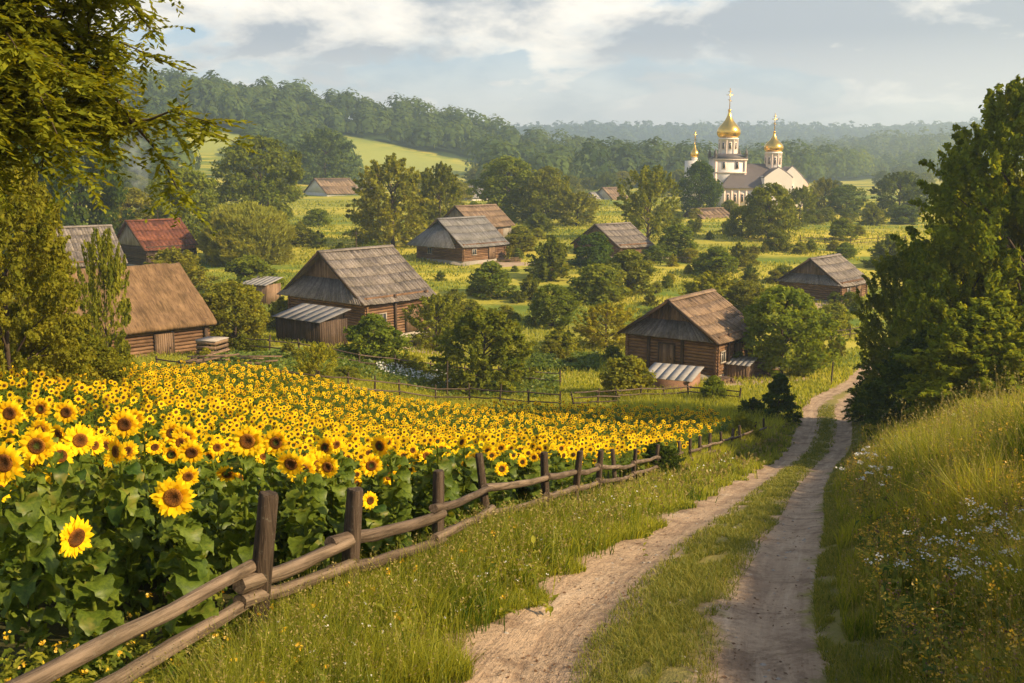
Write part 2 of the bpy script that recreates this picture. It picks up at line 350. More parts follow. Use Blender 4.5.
# ------------------------------------------------------------------ terrain sheet
def axis(lo, hi, fine, n):
    a = math.asinh(abs(lo) / fine); b = math.asinh(hi / fine); return np.sinh(np.linspace(-a, b, n)) * fine
xs = axis(-2600, 2600, 6.0, 640); ys = np.concatenate([np.linspace(-60, 0, 40)[:-1], np.sinh(np.linspace(0, math.asinh(2640 / 12.0), 610)) * 12.0])
GX, GY = np.meshgrid(xs, ys); GZ = Hh(GX, GY)
def fence_x(Y): return np.interp(Y, _fy, _fx)
_fence_px = [(250, 490, 665), (345, 487, 625), (437, 480, 588), (490, 468, 550), (547, 467, 533), (573, 480, 521), (597, 466, 511), (617, 460, 503), (632, 456, 496),
             (655, 452, 486), (680, 450, 478), (690, 447, 474), (700, 445, 470), (710, 444, 466), (721, 441, 462), (731, 439, 458), (741, 436, 454), (752, 433, 449), (764, 430, 445)]
FP = np.array([hit(a, c, Hh) for a, b, c in _fence_px]); FTOP = [b for a, b, c in _fence_px]
_fy = np.concatenate([[-20, 4.9], FP[:, 1], [75]]); _fx = np.concatenate([[-1.9, -2.15], FP[:, 0], [14.0]])
_o = np.argsort(_fy); _fy, _fx = _fy[_o], _fx[_o]
def far_edge(X): return np.interp(X, [-45, -22, -8, 4, 12], [48, 49, 51.5, 51.5, 49.5])
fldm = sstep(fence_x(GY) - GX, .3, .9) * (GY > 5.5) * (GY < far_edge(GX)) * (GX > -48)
def hay_mask(X, Y):
    a = np.exp(-(((X + 55) / 40) ** 4 + ((Y - 505 + (X + 52) * .15) / 46) ** 4))
    b = np.exp(-(((X + 143) / 16) ** 4 + ((Y - 492) / 27) ** 4))
    c = np.exp(-(((X - 62) / 30) ** 4 + ((Y - 172) / 14) ** 4)) + np.exp(-(((X - 62) / 36) ** 4 + ((Y - 222) / 11) ** 4))
    return np.clip(a + b, 0, 1), np.clip(c, 0, 1)
hm, hc = hay_mask(GX, GY)
def forest_mask(X, Y):
    hmm, _ = hay_mask(X, Y)
    front = np.interp(X, [-900, 0, 60, 150, 260], [385, 395, 430, 520, 720])
    sl = X / np.maximum(Y, 1); clear = ((Y < 505) & (sl > -.150) & (sl < -.028)) | ((Y < 492) & (sl > -.328) & (sl < -.268))
    return (Y > front) & (hmm < .2) & (X < 360) & (Y < 1150) & ~clear
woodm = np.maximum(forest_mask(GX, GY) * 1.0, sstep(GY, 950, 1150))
T = MB(); nx, ny = len(xs), len(ys)
ii = np.arange(ny - 1)[:, None] * nx; jj = np.arange(nx - 1)[None, :]
T.add(np.stack([GX, GY, GZ], -1).reshape(-1, 3), np.stack([ii + jj, ii + jj + 1, ii + nx + jj + 1, ii + nx + jj], -1).reshape(-1, 4))
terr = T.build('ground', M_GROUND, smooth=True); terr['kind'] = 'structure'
latv = np.where(GY < 110, GX - road_x(GY), 50.0)
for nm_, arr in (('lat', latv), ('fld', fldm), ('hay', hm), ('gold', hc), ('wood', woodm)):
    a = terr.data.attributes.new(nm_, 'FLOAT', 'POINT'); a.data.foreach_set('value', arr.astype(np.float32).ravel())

# ------------------------------------------------------------------ leaf cards
def cards(mb, C, Nn, size, aspect=1.6, mat=0, v=None, fold=0.0, flat=False):
    n = len(C); Nn = Nn / (np.linalg.norm(Nn, axis=1)[:, None] + 1e-9)
    r = rng.normal(size=(n, 3)); Tn = np.cross(Nn, r); Tn /= np.linalg.norm(Tn, axis=1)[:, None] + 1e-9; B = np.cross(Nn, Tn)
    s = np.broadcast_to(np.asarray(size, float), (n,))[:, None]; l = s * aspect / 2; w = s / 2
    V = np.stack([C - Tn * l, C + B * w + Tn * l * .1 - Nn * w * fold, C + Tn * l, C - B * w + Tn * l * .1 - Nn * w * fold], 1)
    if v is None: v = np.clip(rng.normal(.45, .22, n), 0, 1)
    mb.add(V.reshape(-1, 3), np.arange(4 * n).reshape(n, 4), mat, np.repeat(v, 4))

def crown_points(kind, seed, nclump, per, cr):
    g = np.random.default_rng(seed)
    cb = dict(broad=.07, bush=.0, round=.02, cone=.03, loose=.13, tall=.06, egg=.04)[kind]
    C = []
    ph = g.uniform(0, 6.28, 4)
    for i in range(nclump):
        t = g.uniform(0, 1) ** (.9)
        if kind in ('broad', 'loose'): r = .5 * math.sqrt(max(0, 1 - abs(2 * t - .85) ** 2.3 / 1.45))
        elif kind == 'tall': r = .5 * math.sqrt(max(0, 1 - abs(2 * t - .8) ** 2.6 / 1.6))
        elif kind == 'egg': r = .5 * math.sin(math.pi * min(1, (t * .82 + .17))) ** .7
        elif kind == 'cone': r = .5 * (1 - t) ** .75 + .03
        elif kind == 'round': r = .5 * math.sqrt(max(0, 1 - abs(1.75 * t - .8) ** 2.4 / 1.05))
        else: r = .5 * math.sqrt(max(0, 1 - (1.02 * t) ** 2.2)) * (.82 + .18 * min(1, t * 5))
        a = g.uniform(0, 2 * math.pi)
        if kind not in ('round', 'egg'): r *= 1 + .16 * math.sin(2 * a + ph[0] + 4 * t) + .12 * math.sin(3 * a + ph[1] - 5 * t)
        q = g.uniform(.25, 1) ** .5
        cc = cr * g.uniform(.6, 1.35)
        rr = max(0, r - cc * .55) * q
        C.append((rr * math.cos(a), rr * math.sin(a), cb + (1 - cb) * t * (1 - cc * .4) + cc * .1, cc))
    return np.array(C), cb
def tree_proto(kind, seed, nclump=60, per=80, cr=.10, leaf=.03, trunk_r=.022, asp=1.0, spray=False):
    C, cb = crown_points(kind, seed, nclump, per, cr)
    g = np.random.default_rng(seed + 99)
    mb = MB()
    Pn = np.repeat(C, per, 0); n = len(Pn)
    d = g.normal(size=(n, 3)); d /= np.linalg.norm(d, axis=1)[:, None]
    rad = g.uniform(.25, 1, n) ** .45
    sq = np.array([1, 1, .72]) if kind != 'cone' else np.array([1.1, 1.1, .5])
    pos = Pn[:, :3] + d * (Pn[:, 3] * rad)[:, None] * sq
    if kind == 'cone': pos[:, 2] -= .25 * np.linalg.norm(pos[:, :2], axis=1) ** 1.2
    if spray:
        A0 = np.array([1, 1, asp]); c0 = Pn[:, :3] * A0; out_ = C[:, :3] * A0 - np.array([0, 0, .30 * asp]); out_ /= np.linalg.norm(out_, axis=1)[:, None] + 1e-6
        out_ = out_ * .9 + np.array([0, 0, .22]) + g.normal(0, .3, out_.shape); out_ /= np.linalg.norm(out_, axis=1)[:, None]; O_ = np.repeat(out_, per, 0)
        u = g.uniform(-1, 1.25, n); pos = c0 + O_ * (u * Pn[:, 3] * 1.15)[:, None] + d * (Pn[:, 3] * (.62 - .42 * np.clip(u, 0, 1.25)) * g.uniform(.3, 1, n))[:, None]; pos[:, 2] -= .25 * Pn[:, 3] * np.clip(u, 0, 2) ** 2; pos /= A0
    pos[:, 2] = np.maximum(pos[:, 2], .004)
    nor = d * .8 + g.normal(size=(n, 3)) * .55 + np.array([0, 0, .35])
    tone = np.repeat(g.normal(0, .17, len(C)), per)
    cards(mb, pos * np.array([1, 1, asp]), nor, leaf * g.uniform(.6, 1.3, n), 1.7 if spray else 1.5, 0, np.clip(.45 + tone + g.normal(0, .16, n), 0, 1))
    mb.V = [q / np.array([1, 1, asp]) for q in mb.V]
    crown = mb.mesh('crown', [M_TREE])
    tb = MB(); top = .82 if kind not in ('bush', 'round') else .55
    z = np.linspace(-.03, top, 7); wob = g.normal(0, .008, (7, 2)); wob[0] = 0
    tube(tb, np.stack([wob[:, 0], wob[:, 1], z], 1), np.linspace(trunk_r, trunk_r * .15, 7) * np.array([1.5, 1.05, 1, 1, 1, 1, 1]), 7, v=.5, wob=.05)
    order = g.permutation(len(C))[:22]
    for k in order:
        c = C[k]; zs = max(.03, min(top * .9, c[2] - .22 * g.uniform(.5, 1.2))); p0 = np.array([0, 0, zs]); p2 = c[:3] * np.array([.92, .92, 1])
        p1 = (p0 + p2) / 2 + np.array([0, 0, .03])
        tube(tb, [p0, p1, p2], [trunk_r * .42, trunk_r * .25, trunk_r * .08], 5, v=.5, cap=False)
    return tb.mesh('trunk', [M_BARK]), crown
def dome_proto(seed):
    g = np.random.default_rng(seed); tr, _ = tree_proto('bush', seed, 30, 4, .1, .03, .04); n = 30000; d = g.normal(size=(n, 3)); d /= np.linalg.norm(d, axis=1)[:, None]
    az, el = np.arctan2(d[:, 1], d[:, 0]), d[:, 2]; lump = vnoise(az * 3 + 20, el * 5 + 9, seed) * .6 + vnoise(az * 8 + 20, el * 12 + 9, seed + 1) * .4
    r = (.72 + .38 * lump) * (1 - .25 * g.random(n) ** 2.2); lo = np.where(d[:, 2] < 0, np.sqrt(1 - .45 * d[:, 2] ** 2) / np.sqrt(np.maximum(1 - d[:, 2] ** 2, .02)), 1); pos = np.stack([d[:, 0] * .5 * r * lo, d[:, 1] * .5 * r * lo, .42 + d[:, 2] * .57 * r], 1); pos[:, 2] = np.maximum(pos[:, 2], .005)
    Tn = d * .6 + (0, 0, .8) + g.normal(0, .25, (n, 3)); Tn /= np.linalg.norm(Tn, axis=1)[:, None]; B = np.cross(Tn, d + g.normal(0, .3, (n, 3))); B /= np.linalg.norm(B, axis=1)[:, None]
    l = (.030 * g.uniform(.7, 1.4, n))[:, None]; V = np.stack([pos - Tn * l, pos + B * l * .28, pos + Tn * l, pos - B * l * .28], 1)
    mb = MB(); mb.add(V.reshape(-1, 3), np.arange(4 * n).reshape(n, 4), 0, np.repeat(np.clip(.2 + .55 * lump + g.normal(0, .12, n), 0, 1), 4)); return tr, mb.mesh('crown', [M_TREE])
PROTO = {}
def protos():
    PROTO['broad'] = [tree_proto('broad', s, 190, 62, .088, .029, spray=s % 2 == 0) for s in (1, 2, 3, 4)]
    PROTO['loose'] = [tree_proto('loose', s, 190, 62, .075, .025, spray=True) for s in (11, 12)]
    PROTO['tall'] = [tree_proto('tall', s, 190, 62, .088, .028, spray=s == 22) for s in (21, 22)]
    PROTO['bush'] = [tree_proto('bush', s, 90, 60, .13, .046, .03, spray=s == 32) for s in (31, 32, 33)]
    PROTO['round'] = [dome_proto(41)]
    PROTO['cone'] = [tree_proto('cone', s, 100, 60, .10, .04) for s in (51,)]
    PROTO['egg'] = [tree_proto('egg', 61, 200, 50, .10, .030)]
    PROTO['near'] = [tree_proto('broad', 71, 760, 115, .050, .0135, .02, 1.2, True), tree_proto('tall', 72, 760, 115, .050, .0135, .02, 1.3, True), tree_proto('broad', 73, 760, 115, .050, .0135, .02, 1.25, True)]
    PROTO['nearbush'] = [tree_proto('bush', 74, 300, 110, .08, .020, .03, 1.0, True), tree_proto('bush', 75, 300, 110, .08, .020, .03, 1.0, True)]
protos()
_pi = {}
GREEN = dict(dark=(.065, .105, .020), mid=(.15, .19, .026), olive=(.19, .205, .028), lime=(.26, .27, .03), willow=(.25, .28, .065), blue=(.11, .155, .042), gold=(.25, .22, .03), fresh=(.19, .23, .028))
def plant(kind, x, y, h, w, tone, label, cat='tree', group=None, name=None, z=None, jit=.12):
    k = _pi.get(kind, 0); _pi[kind] = k + 1; tr, cr = PROTO[kind][k % len(PROTO[kind])]
    z = gz(x, y) if z is None else z
    nm_ = name or {'bush': 'bush', 'nearbush': 'bush', 'round': 'willow_bush', 'cone': 'conifer_tree'}.get(kind, 'broadleaf_tree')
    o = empty(nm_, (x, y, z), random.uniform(0, 6.28)); tag(o, label, cat, group)
    a = link('trunk', tr, o); b = link('crown', cr, o)
    for q in (a, b): q.scale = (w, w, h)
    c = GREEN[tone]; f = random.uniform(1 - jit, 1 + jit); b.color = (c[0] * f * random.uniform(.93, 1.07), c[1] * f, c[2] * f, 1)
    return o
def veg(kind, px, pb, hpx, wpx, tone, label, cat='tree', group=None, name=None):
    p = P(px, pb)
    _, _, dep = proj(p); m = dep / FPX
    return plant(kind, p[0], p[1], hpx * m * .90, wpx * m * 1.06, tone, label, cat, group, name, z=p[2] - .05)
# ------------------------------------------------------------------ houses
def board_roof(W_, Ln, wh, rh, ov, oy, mat, seed, courses=5, bw=.34, th=.05, sides=(-1, 1)):
    g = np.random.default_rng(seed); mb = MB(); sl = math.hypot(W_ / 2, rh); cx_, sz_ = (W_ / 2) / sl, rh / sl
    full = sl + ov; cl = full / courses; n = max(4, int(round((Ln + 2 * oy) / bw))); bw = (Ln + 2 * oy) / n
    for s in sides:
        S = np.array([s * cx_, 0, -sz_]); Nn = np.array([s * sz_, 0, cx_]); Yv = np.array([0, 1.0, 0])
        rot = np.stack([S, Yv, Nn], 1)
        for k in range(courses):
            ct = g.normal(0, .12)
            for j in range(n):
                l = cl * 1.12 + g.normal(0, .03)
                c = S * (cl * (k + .5)) + np.array([0, 0, -.10 * (1 - ((j + .5) / n * 2 - 1) ** 2)]) * (1 if Ln > 5 else 0) + Nn * (.05 + .045 * ((k + j) % 2) * .35 + g.normal(0, .006)) + np.array([0, -oy - Ln / 2 + bw * (j + .5), wh + rh])
                tilt = .028 + g.normal(0, .006); ca, sa = math.cos(tilt), math.sin(tilt)
                r2 = np.stack([S * ca + Nn * sa, Yv, -S * sa + Nn * ca], 1)
                box(mb, c, (l, bw * .97, th), r2, 0, float(np.clip(.5 + ct + g.normal(0, .26), 0, 1)))
        c = S * (full / 2) + np.array([0, 0, wh + rh]) - Nn * .03
        box(mb, c, (full - .06, Ln + 2 * oy - .1, .05), rot, 0, .1)
    return mb
def thatch_roof(W_, Ln, wh, rh, ov, oy, mat, seed):
    mb = MB(); nx_, ny_ = 40, 50
    u = np.linspace(-1, 1, nx_); y = np.linspace(-Ln / 2 - oy, Ln / 2 + oy, ny_); U, Y = np.meshgrid(u, y)
    X = U * (W_ / 2 + ov); Z = wh + rh - np.abs(X) * rh / (W_ / 2) + .30
    Z = Z - .06 * np.abs(np.abs(U)) ** 8 + (vnoise(X * 1.2, Y * 4, seed) - .5) * .16 + (vnoise(X * 6, Y * 9, seed + 1) - .5) * .07
    Z = Z + .10 * np.exp(-(X / .3) ** 2)
    Zb = wh + rh - np.abs(X) * rh / (W_ / 2) - .02
    V = np.concatenate([np.stack([X, Y, Z], -1).reshape(-1, 3), np.stack([X * .985, Y * .99, Zb], -1).reshape(-1, 3)])
    i = np.arange(ny_ - 1)[:, None] * nx_; j = np.arange(nx_ - 1)[None, :]; q = np.stack([i + j, i + j + 1, i + nx_ + j + 1, i + nx_ + j], -1).reshape(-1, 4)
    m = nx_ * ny_; e = [list(range(nx_)), [k * nx_ + nx_ - 1 for k in range(ny_)], [m - 1 - k for k in range(nx_)], [m - nx_ - k * nx_ for k in range(ny_)]]
    side = []
    for ed in e:
        for a, b in zip(ed[:-1], ed[1:]): side.append((a, a + m, b + m, b))
    vv = np.clip(.5 + (vnoise(V[:, 0] * 2, V[:, 1] * 3, seed) - .5) * .8, 0, 1)
    mb.add(V, np.concatenate([q, (q + m)[:, ::-1], np.array(side)]), 0, vv); return mb
def planks(mb, x0, x1, z0, ztop, y, th, pw, axis='x', seed=0, off=0.0):
    """vertical boards along x (or along y when axis='y'); ztop is a function of the coordinate"""
    g = np.random.default_rng(seed); n = max(2, int(round((x1 - x0) / pw))); e = np.linspace(x0, x1, n + 1)
    for a, b in zip(e[:-1], e[1:]):
        a2, b2 = a + .008, b - .008; d = th + abs(g.normal(0, .008)); za, zb = ztop(a2), ztop(b2)
        if min(za, zb) < z0 + .02: za, zb = max(za, z0 + .02), max(zb, z0 + .02)
        if axis == 'x': q = [(a2, y, z0), (b2, y, z0), (b2, y, zb), (a2, y, za), (a2, y - d, z0), (b2, y - d, z0), (b2, y - d, zb), (a2, y - d, za)]
        else: q = [(y, a2, z0), (y, b2, z0), (y, b2, zb), (y, a2, za), (y + d, a2, z0), (y + d, b2, z0), (y + d, b2, zb), (y + d, a2, za)]
        mb.add(q, [(0, 1, 2, 3), (4, 7, 6, 5), (0, 4, 5, 1), (1, 5, 6, 2), (2, 6, 7, 3), (3, 7, 4, 0)], 0, float(np.clip(g.normal(.5, .28), 0, 1)))
def window(par, x, y, z, w, h, face):
    f = MB(); t = .07
    if face == 'front':
        for c, s in (((0, 0, h / 2), (w + .1, t, .09)), ((0, 0, -h / 2), (w + .16, t * 1.6, .09)), ((-w / 2, 0, 0), (.09, t, h - .09)), ((w / 2, 0, 0), (.09, t, h - .09)), ((0, .01, 0), (.04, t * .6, h - .09))):
            box(f, np.array(c) + (x, y - t / 2, z), s, v=.8)
        o = f.build('window', M_PALEWOOD, par); p = MB(); box(p, (x, y - .012, z), (w - .09, .02, h - .09)); p.build('pane', M_GLASS, o)
    else:
        for c, s in (((0, 0, h / 2), (t, w + .1, .09)), ((0, 0, -h / 2), (t * 1.6, w + .16, .09)), ((0, -w / 2, 0), (t, .09, h - .09)), ((0, w / 2, 0), (t, .09, h - .09)), ((.0, 0, 0), (t * .6, .04, h - .09))):
            box(f, np.array(c) + (x + t / 2, y, z), s, v=.8)
        o = f.build('window', M_PALEWOOD, par); p = MB(); box(p, (x + .012, y, z), (.02, w - .09, h - .09)); p.build('pane', M_GLASS, o)
def house(label, near_px, D, th, W_, Ln, wh, rh, roofmat, wallmat, gablemat, cat='house', ov=.55, oy=.55, style='log', roof='boards', skirt=None, seed=1,
          corner=(1, -1), doors=(), windows=(), posts=(), courses=5, bw=.34, name='log_house', z=None, skirtmat=None, cap=True):
    X = (near_px[0] - 512) / FPX; yw = D; d = ray(*near_px); s = D / d[1]; pw = d * s
    rz = -th; c, sn = math.cos(rz), math.sin(rz); ax, ay = corner[0] * W_ / 2, corner[1] * Ln / 2
    cx0, cy0 = pw[0] - (c * ax - sn * ay), pw[1] - (sn * ax + c * ay)
    base = z if z is not None else pw[2] - wh + ov * rh / (W_ / 2) * 1.0
    o = empty(name, (cx0, cy0, base), rz); tag(o, label, cat)
    hw, hl = W_ / 2, Ln / 2
    f = MB(); box(f, (0, 0, -.6), (W_ + .1, Ln + .1, 1.6)); f.build('foundation', M_STONE, o)
    w = MB(); g = np.random.default_rng(seed)
    if style == 'log':
        r = .13; n = int((wh - .2) / (2 * r * .93))
        for k in range(n + 1):
            zz_ = .28 + k * 2 * r * .93
            for sx in (-1, 1):
                tube(w, [(sx * hw, -hl - .22, zz_), (sx * hw, 0, zz_ + g.normal(0, .008)), (sx * hw, hl + .22, zz_)], [r * g.uniform(.92, 1.03)] * 3, 7, v=float(np.clip(g.normal(.5, .25), 0, 1)))
            for sy in (-1, 1):
                tube(w, [(-hw - .22, sy * hl, zz_ + .04), (0, sy * hl, zz_ + .04 + g.normal(0, .008)), (hw + .22, sy * hl, zz_ + .04)], [r * g.uniform(.92, 1.03)] * 3, 7, v=float(np.clip(g.normal(.5, .25), 0, 1)))
    else:
        planks(w, -hw, hw, .05, lambda q: wh, -hl, .04, .24, 'x', seed); planks(w, -hl, hl, .05, lambda q: wh, hw, .04, .24, 'y', seed + 1)
        box(w, (-hw + .04, 0, wh / 2), (.08, Ln, wh), v=.3); box(w, (0, hl - .04, wh / 2), (W_, .08, wh), v=.3)
    w.build('wall', wallmat, o)
    b = MB(); box(b, (0, 0, wh / 2 + .05), (W_ - .16, Ln - .16, wh - .1), v=.1); b.build('inner_wall', M_DARKWOOD, o)
    gb = MB(); gt = lambda q: wh + rh * (1 - abs(q) / hw) - .03
    planks(gb, -hw + .05, hw - .05, wh - .12, gt, -hl + .02, .05, .22, 'x', seed + 3)
    gb.build('gable', gablemat, o); gb = MB(); planks(gb, -hw + .05, hw - .05, wh - .12, gt, hl + .03, .05, .22, 'x', seed + 4); gb.build('gable', gablemat, o)
    rf = (thatch_roof(W_, Ln, wh, rh, ov, oy, roofmat, seed) if roof == 'thatch' else board_roof(W_, Ln, wh, rh, ov, oy, roofmat, seed, courses, bw)).build('roof', roofmat, o, smooth=(roof == 'thatch'))
    if roof != 'thatch' and cap:
        rc = MB(); sl = math.hypot(hw, rh)
        for s_ in (-1, 1):
            S = np.array([s_ * hw / sl, 0, -rh / sl]); Nn = np.array([s_ * rh / sl, 0, hw / sl])
            box(rc, S * .13 + Nn * (.105 + .004 * s_) + np.array([0, 0, wh + rh]), (.3, Ln + 2 * oy + .06, .04), np.stack([S, [0, 1, 0], Nn], 1), v=.75)
        rc.build('ridge_cap', roofmat, rf)
    # barge boards along the two gable edges
    bb = MB(); sl = math.hypot(hw, rh)
    for s_ in (-1, 1):
        S = np.array([s_ * hw / sl, 0, -rh / sl]); Nn = np.array([s_ * rh / sl, 0, hw / sl])
        box(bb, S * ((sl + ov) / 2) + Nn * (-.04) + np.array([0, -hl - oy - .03, wh + rh]), (sl + ov, .05, .2), np.stack([S, [0, 1, 0], Nn], 1), v=.3)
    bb.build('barge_board', M_DARKWOOD, rf)
    if skirt:
        zt, zb, out_ = skirt; sk = MB(); y0, y1 = -hl - .06, -hl - out_
        hwt = hw * (1 - (zt - wh) / rh) + .1; hwb = hw + ov * .9; n = int(W_ / .28); e0 = np.linspace(-hwt, hwt, n + 1); e1 = np.linspace(-hwb, hwb, n + 1)
        for k in range(n):
            dz = g.normal(0, .012)
            q = [(e0[k], y0, zt + dz), (e0[k + 1] - .01, y0, zt + dz), (e1[k + 1] - .01, y1, zb + dz), (e1[k], y1, zb + dz)]; q2 = [(a_, b_ + .02, c_ - .05) for a_, b_, c_ in q]
            sk.add(q + q2, [(0, 3, 2, 1), (4, 5, 6, 7), (0, 1, 5, 4), (1, 2, 6, 5), (2, 3, 7, 6), (3, 0, 4, 7)], 0, float(np.clip(g.normal(.45, .22), 0, 1)))
        sk.build('gable_skirt', skirtmat or roofmat, o)
    for (face, p_, w_, h_) in doors:
        dm = MB()
        if face == 'front': planks(dm, p_ - w_ / 2, p_ + w_ / 2, .22, lambda q: .22 + h_, -hl - .15, .05, .16, 'x', seed + 7)
        else: planks(dm, p_ - w_ / 2, p_ + w_ / 2, .22, lambda q: .22 + h_, hw + .15, .05, .16, 'y', seed + 7)
        do = dm.build('door', M_PLANK, o); fr = MB(); t = .1
        if face == 'front':
            for xx, zz_, sx, sz in ((p_ - w_ / 2 - t / 2, .22 + h_ / 2, t, h_), (p_ + w_ / 2 + t / 2, .22 + h_ / 2, t, h_), (p_, .22 + h_ + t / 2, w_ + 2 * t, t)): box(fr, (xx, -hl - .17, zz_), (sx, .12, sz))
            box(fr, (p_ + w_ * .32, -hl - .23, 1.1), (.04, .05, .16), v=.1)
        else:
            for xx, zz_, sx, sz in ((p_ - w_ / 2 - t / 2, .22 + h_ / 2, t, h_), (p_ + w_ / 2 + t / 2, .22 + h_ / 2, t, h_), (p_, .22 + h_ + t / 2, w_ + 2 * t, t)): box(fr, (hw + .17, xx, zz_), (.12, sx, sz))
            box(fr, (hw + .23, p_ + w_ * .32, 1.1), (.05, .04, .16), v=.1)
        fr.build('door_frame', M_DARKWOOD, do)
    for (face, p_, z_, w_, h_) in windows: window(o, p_ if face == 'front' else hw + .13, -hl - .13 if face == 'front' else p_, z_, w_, h_, face)
    for (face, p_) in posts:
        pm = MB(); q = (p_, -hl - .2, wh / 2 + .05) if face == 'front' else (hw + .2, p_, wh / 2 + .05); box(pm, q, (.2, .2, wh + .1), v=.4); pm.build('wall_post', M_DARKWOOD, o)
    return o, (c, sn)
E = []
hA, _ = house('thatched log cottage with golden straw roof at the upper edge of the sunflower field', (206, 325), 69, R(47), 10.0, 9.5, 2.75, 3.3, M_THATCH, M_LOG, M_PLANK, roof='thatch', corner=(1, 1), ov=.6,
      doors=(('side', 1.6, 1.2, 1.95),), posts=(('side', 4.6), ('side', -1.2)), seed=3, name='log_cottage')
hB, _ = house('grey roofed cottage half hidden by trees behind the thatched cottage', (122, 264), 118, R(50), 9, 9, 2.4, 3.9, M_SHINGLE, M_LOG, M_PLANK, corner=(1, 1), seed=4)
hC, _ = house('cottage with a rusty red roof and pale boarded gable', (147, 251), 135, R(42), 9.0, 7.2, 2.7, 3.5, M_RUST, M_DARKWOOD, M_PALEWOOD, seed=5, bw=.6, courses=3, windows=(('side', -2, 1.4, .9, .9), ('side', 1.5, 1.4, .9, .9)))
hD, _ = house('largest log barn with steep grey board roof and grey skirted gable, left of centre', (366, 305), 86, R(40), 10.6, 7.4, 3.7, 3.9, M_SHINGLE, M_LOG, M_PLANK, cat='barn', seed=6, skirt=(5.2, 3.35, 1.1), courses=6, ov=.7, oy=.8,
      doors=(('side', 1.6, 1.3, 2.1), ('front', 1.6, 1.6, 2.2)), windows=(('side', -1.9, 1.8, .8, .9),), posts=(('side', -.4), ('side', 3.4)), name='log_barn')
hH, _ = house('brown roofed log house beside the dirt road, with a plank gable over a grey skirt', (717, 343), 71, R(36), 7.3, 6.2, 3.05, 2.5, M_BROWNROOF, M_LOG, M_PLANK, seed=7, skirt=(4.0, 2.78, .75), skirtmat=M_SHINGLE, courses=5, oy=.8, ov=.6,
      doors=(('side', .4, 1.1, 1.95), ('front', -.3, 1.2, 1.95)), posts=(('side', -1.4), ('side', 2.0), ('front', 1.0), ('front', -1.8)), windows=(('side', -2.3, 1.5, .7, .8),))
hI, _ = house('weathered house with pinkish grey roof on the right, near the tall trees', (841, 287), 111, R(42), 7.3, 6.8, 2.2, 2.6, M_SHINGLE, M_LOG, M_PLANK, seed=8, skirt=(3.0, 2.0, .7), courses=4, doors=(('side', 1.2, 1.1, 1.8),), windows=(('side', -1.6, 1.3, .8, .8),))
hE, _ = house('low timber house with blue grey roof, nearer of the two touching houses', (463, 248), 139, R(42), 9.2, 8.6, 2.5, 3.5, M_SLATE, M_LOG, M_SLATE, seed=9, skirt=(5.4, 2.15, 2.0), courses=4, doors=(('side', 1.4, 1.2, 1.8),), windows=(('front', -2, 1.4, .9, .9), ('side', -2.2, 1.4, .8, .8)), name='timber_house')
hF, _ = house('pale walled house with tan roof standing behind the blue grey roofed house', (475, 228), 160, R(45), 8.5, 8.2, 2.9, 3.0, M_BROWNROOF, M_PALEWOOD, M_PALEWOOD, seed=10, courses=4, style='plank', doors=(('side', 1.4, 1.1, 1.9),), windows=(('side', -1.8, 1.5, .8, .9),), name='timber_house')
hG, _ = house('low house with purplish brown roof sunk among bushes in mid valley', (620, 248), 146, R(50), 9.5, 6.5, 1.9, 2.9, M_SHINGLE, M_LOG, M_PLANK, seed=11, courses=4)
far_h = [((327, 194), 330, R(48), 14, 13, 3.2, 4.6, M_BROWNROOF, M_WHITEW, 'distant white walled house with red brown roof on the left'),
         ((352, 194), 350, R(40), 9, 12, 3, 3.6, M_SLATE, M_WHITEW, 'distant house with grey roof right of the red brown roofed one'),
         ((472, 198), 300, R(40), 9, 8, 4.4, 3.0, M_SLATE, M_WHITEW, 'distant white house between the twin tree clumps above the tan roof'),
         ((598, 202), 300, R(50), 6, 7, 3.0, 2.4, M_TIN, M_WHITEW, 'distant white house with bright tin roof left of the birch'),
         ((613, 200), 300, R(46), 8, 7, 3.0, 3.2, M_BROWNROOF, M_WHITEW, 'distant cottage with steep brown gable beside the tin roofed one'),
         ((705, 221), 215, R(60), 8, 8, 1.9, 2.2, M_BROWNROOF, M_PLANK, 'low brown roofed outbuilding in front of the church'),
         ((813, 216), 235, R(70), 5, 8, 1.6, 1.2, M_BROWNROOF, M_WHITEW, 'long low outbuilding right of the church trees')]
for i, (px, D, th, W_, Ln, wh, rh, rm, wm, lab) in enumerate(far_h):
    house(lab, px, D, th, W_, Ln, wh, rh, rm, wm, wm if wm != M_PLANK else M_PLANK, style='plank', seed=20 + i, courses=2, bw=1.2, windows=(('side', 0, wh * .5, 1.2, 1.1), ('front', 0, wh * .5, 1.2, 1.1)), name='farm_house')
# television aerials on ridges
def pole(label, par_loc, h, name='ridge_pole'):
    m = MB(); tube(m, [(0, 0, 0), (0, 0, h)], [.05, .035], 6); box(m, (0, 0, h * .85), (.7, .04, .04)); o = m.build(name, M_POST); o.location = par_loc; return tag(o, label, 'pole')
def ridge_point(h, W_, Ln, wh, rh, t):
    v = Matrix.Rotation(h.rotation_euler[2], 3, 'Z') @ Vector((0, t * Ln / 2, wh + rh)) + h.location; return v
pole('thin pole rising from the ridge of the largest barn', ridge_point(hD, 10.6, 7.4, 3.7, 3.9, 0.0) + Vector((0, 0, .05)), 1.6)
pole('thin pole rising from the rusty red roof', ridge_point(hC, 9, 7.2, 2.7, 3.5, .2) + Vector((0, 0, .05)), 1.3)

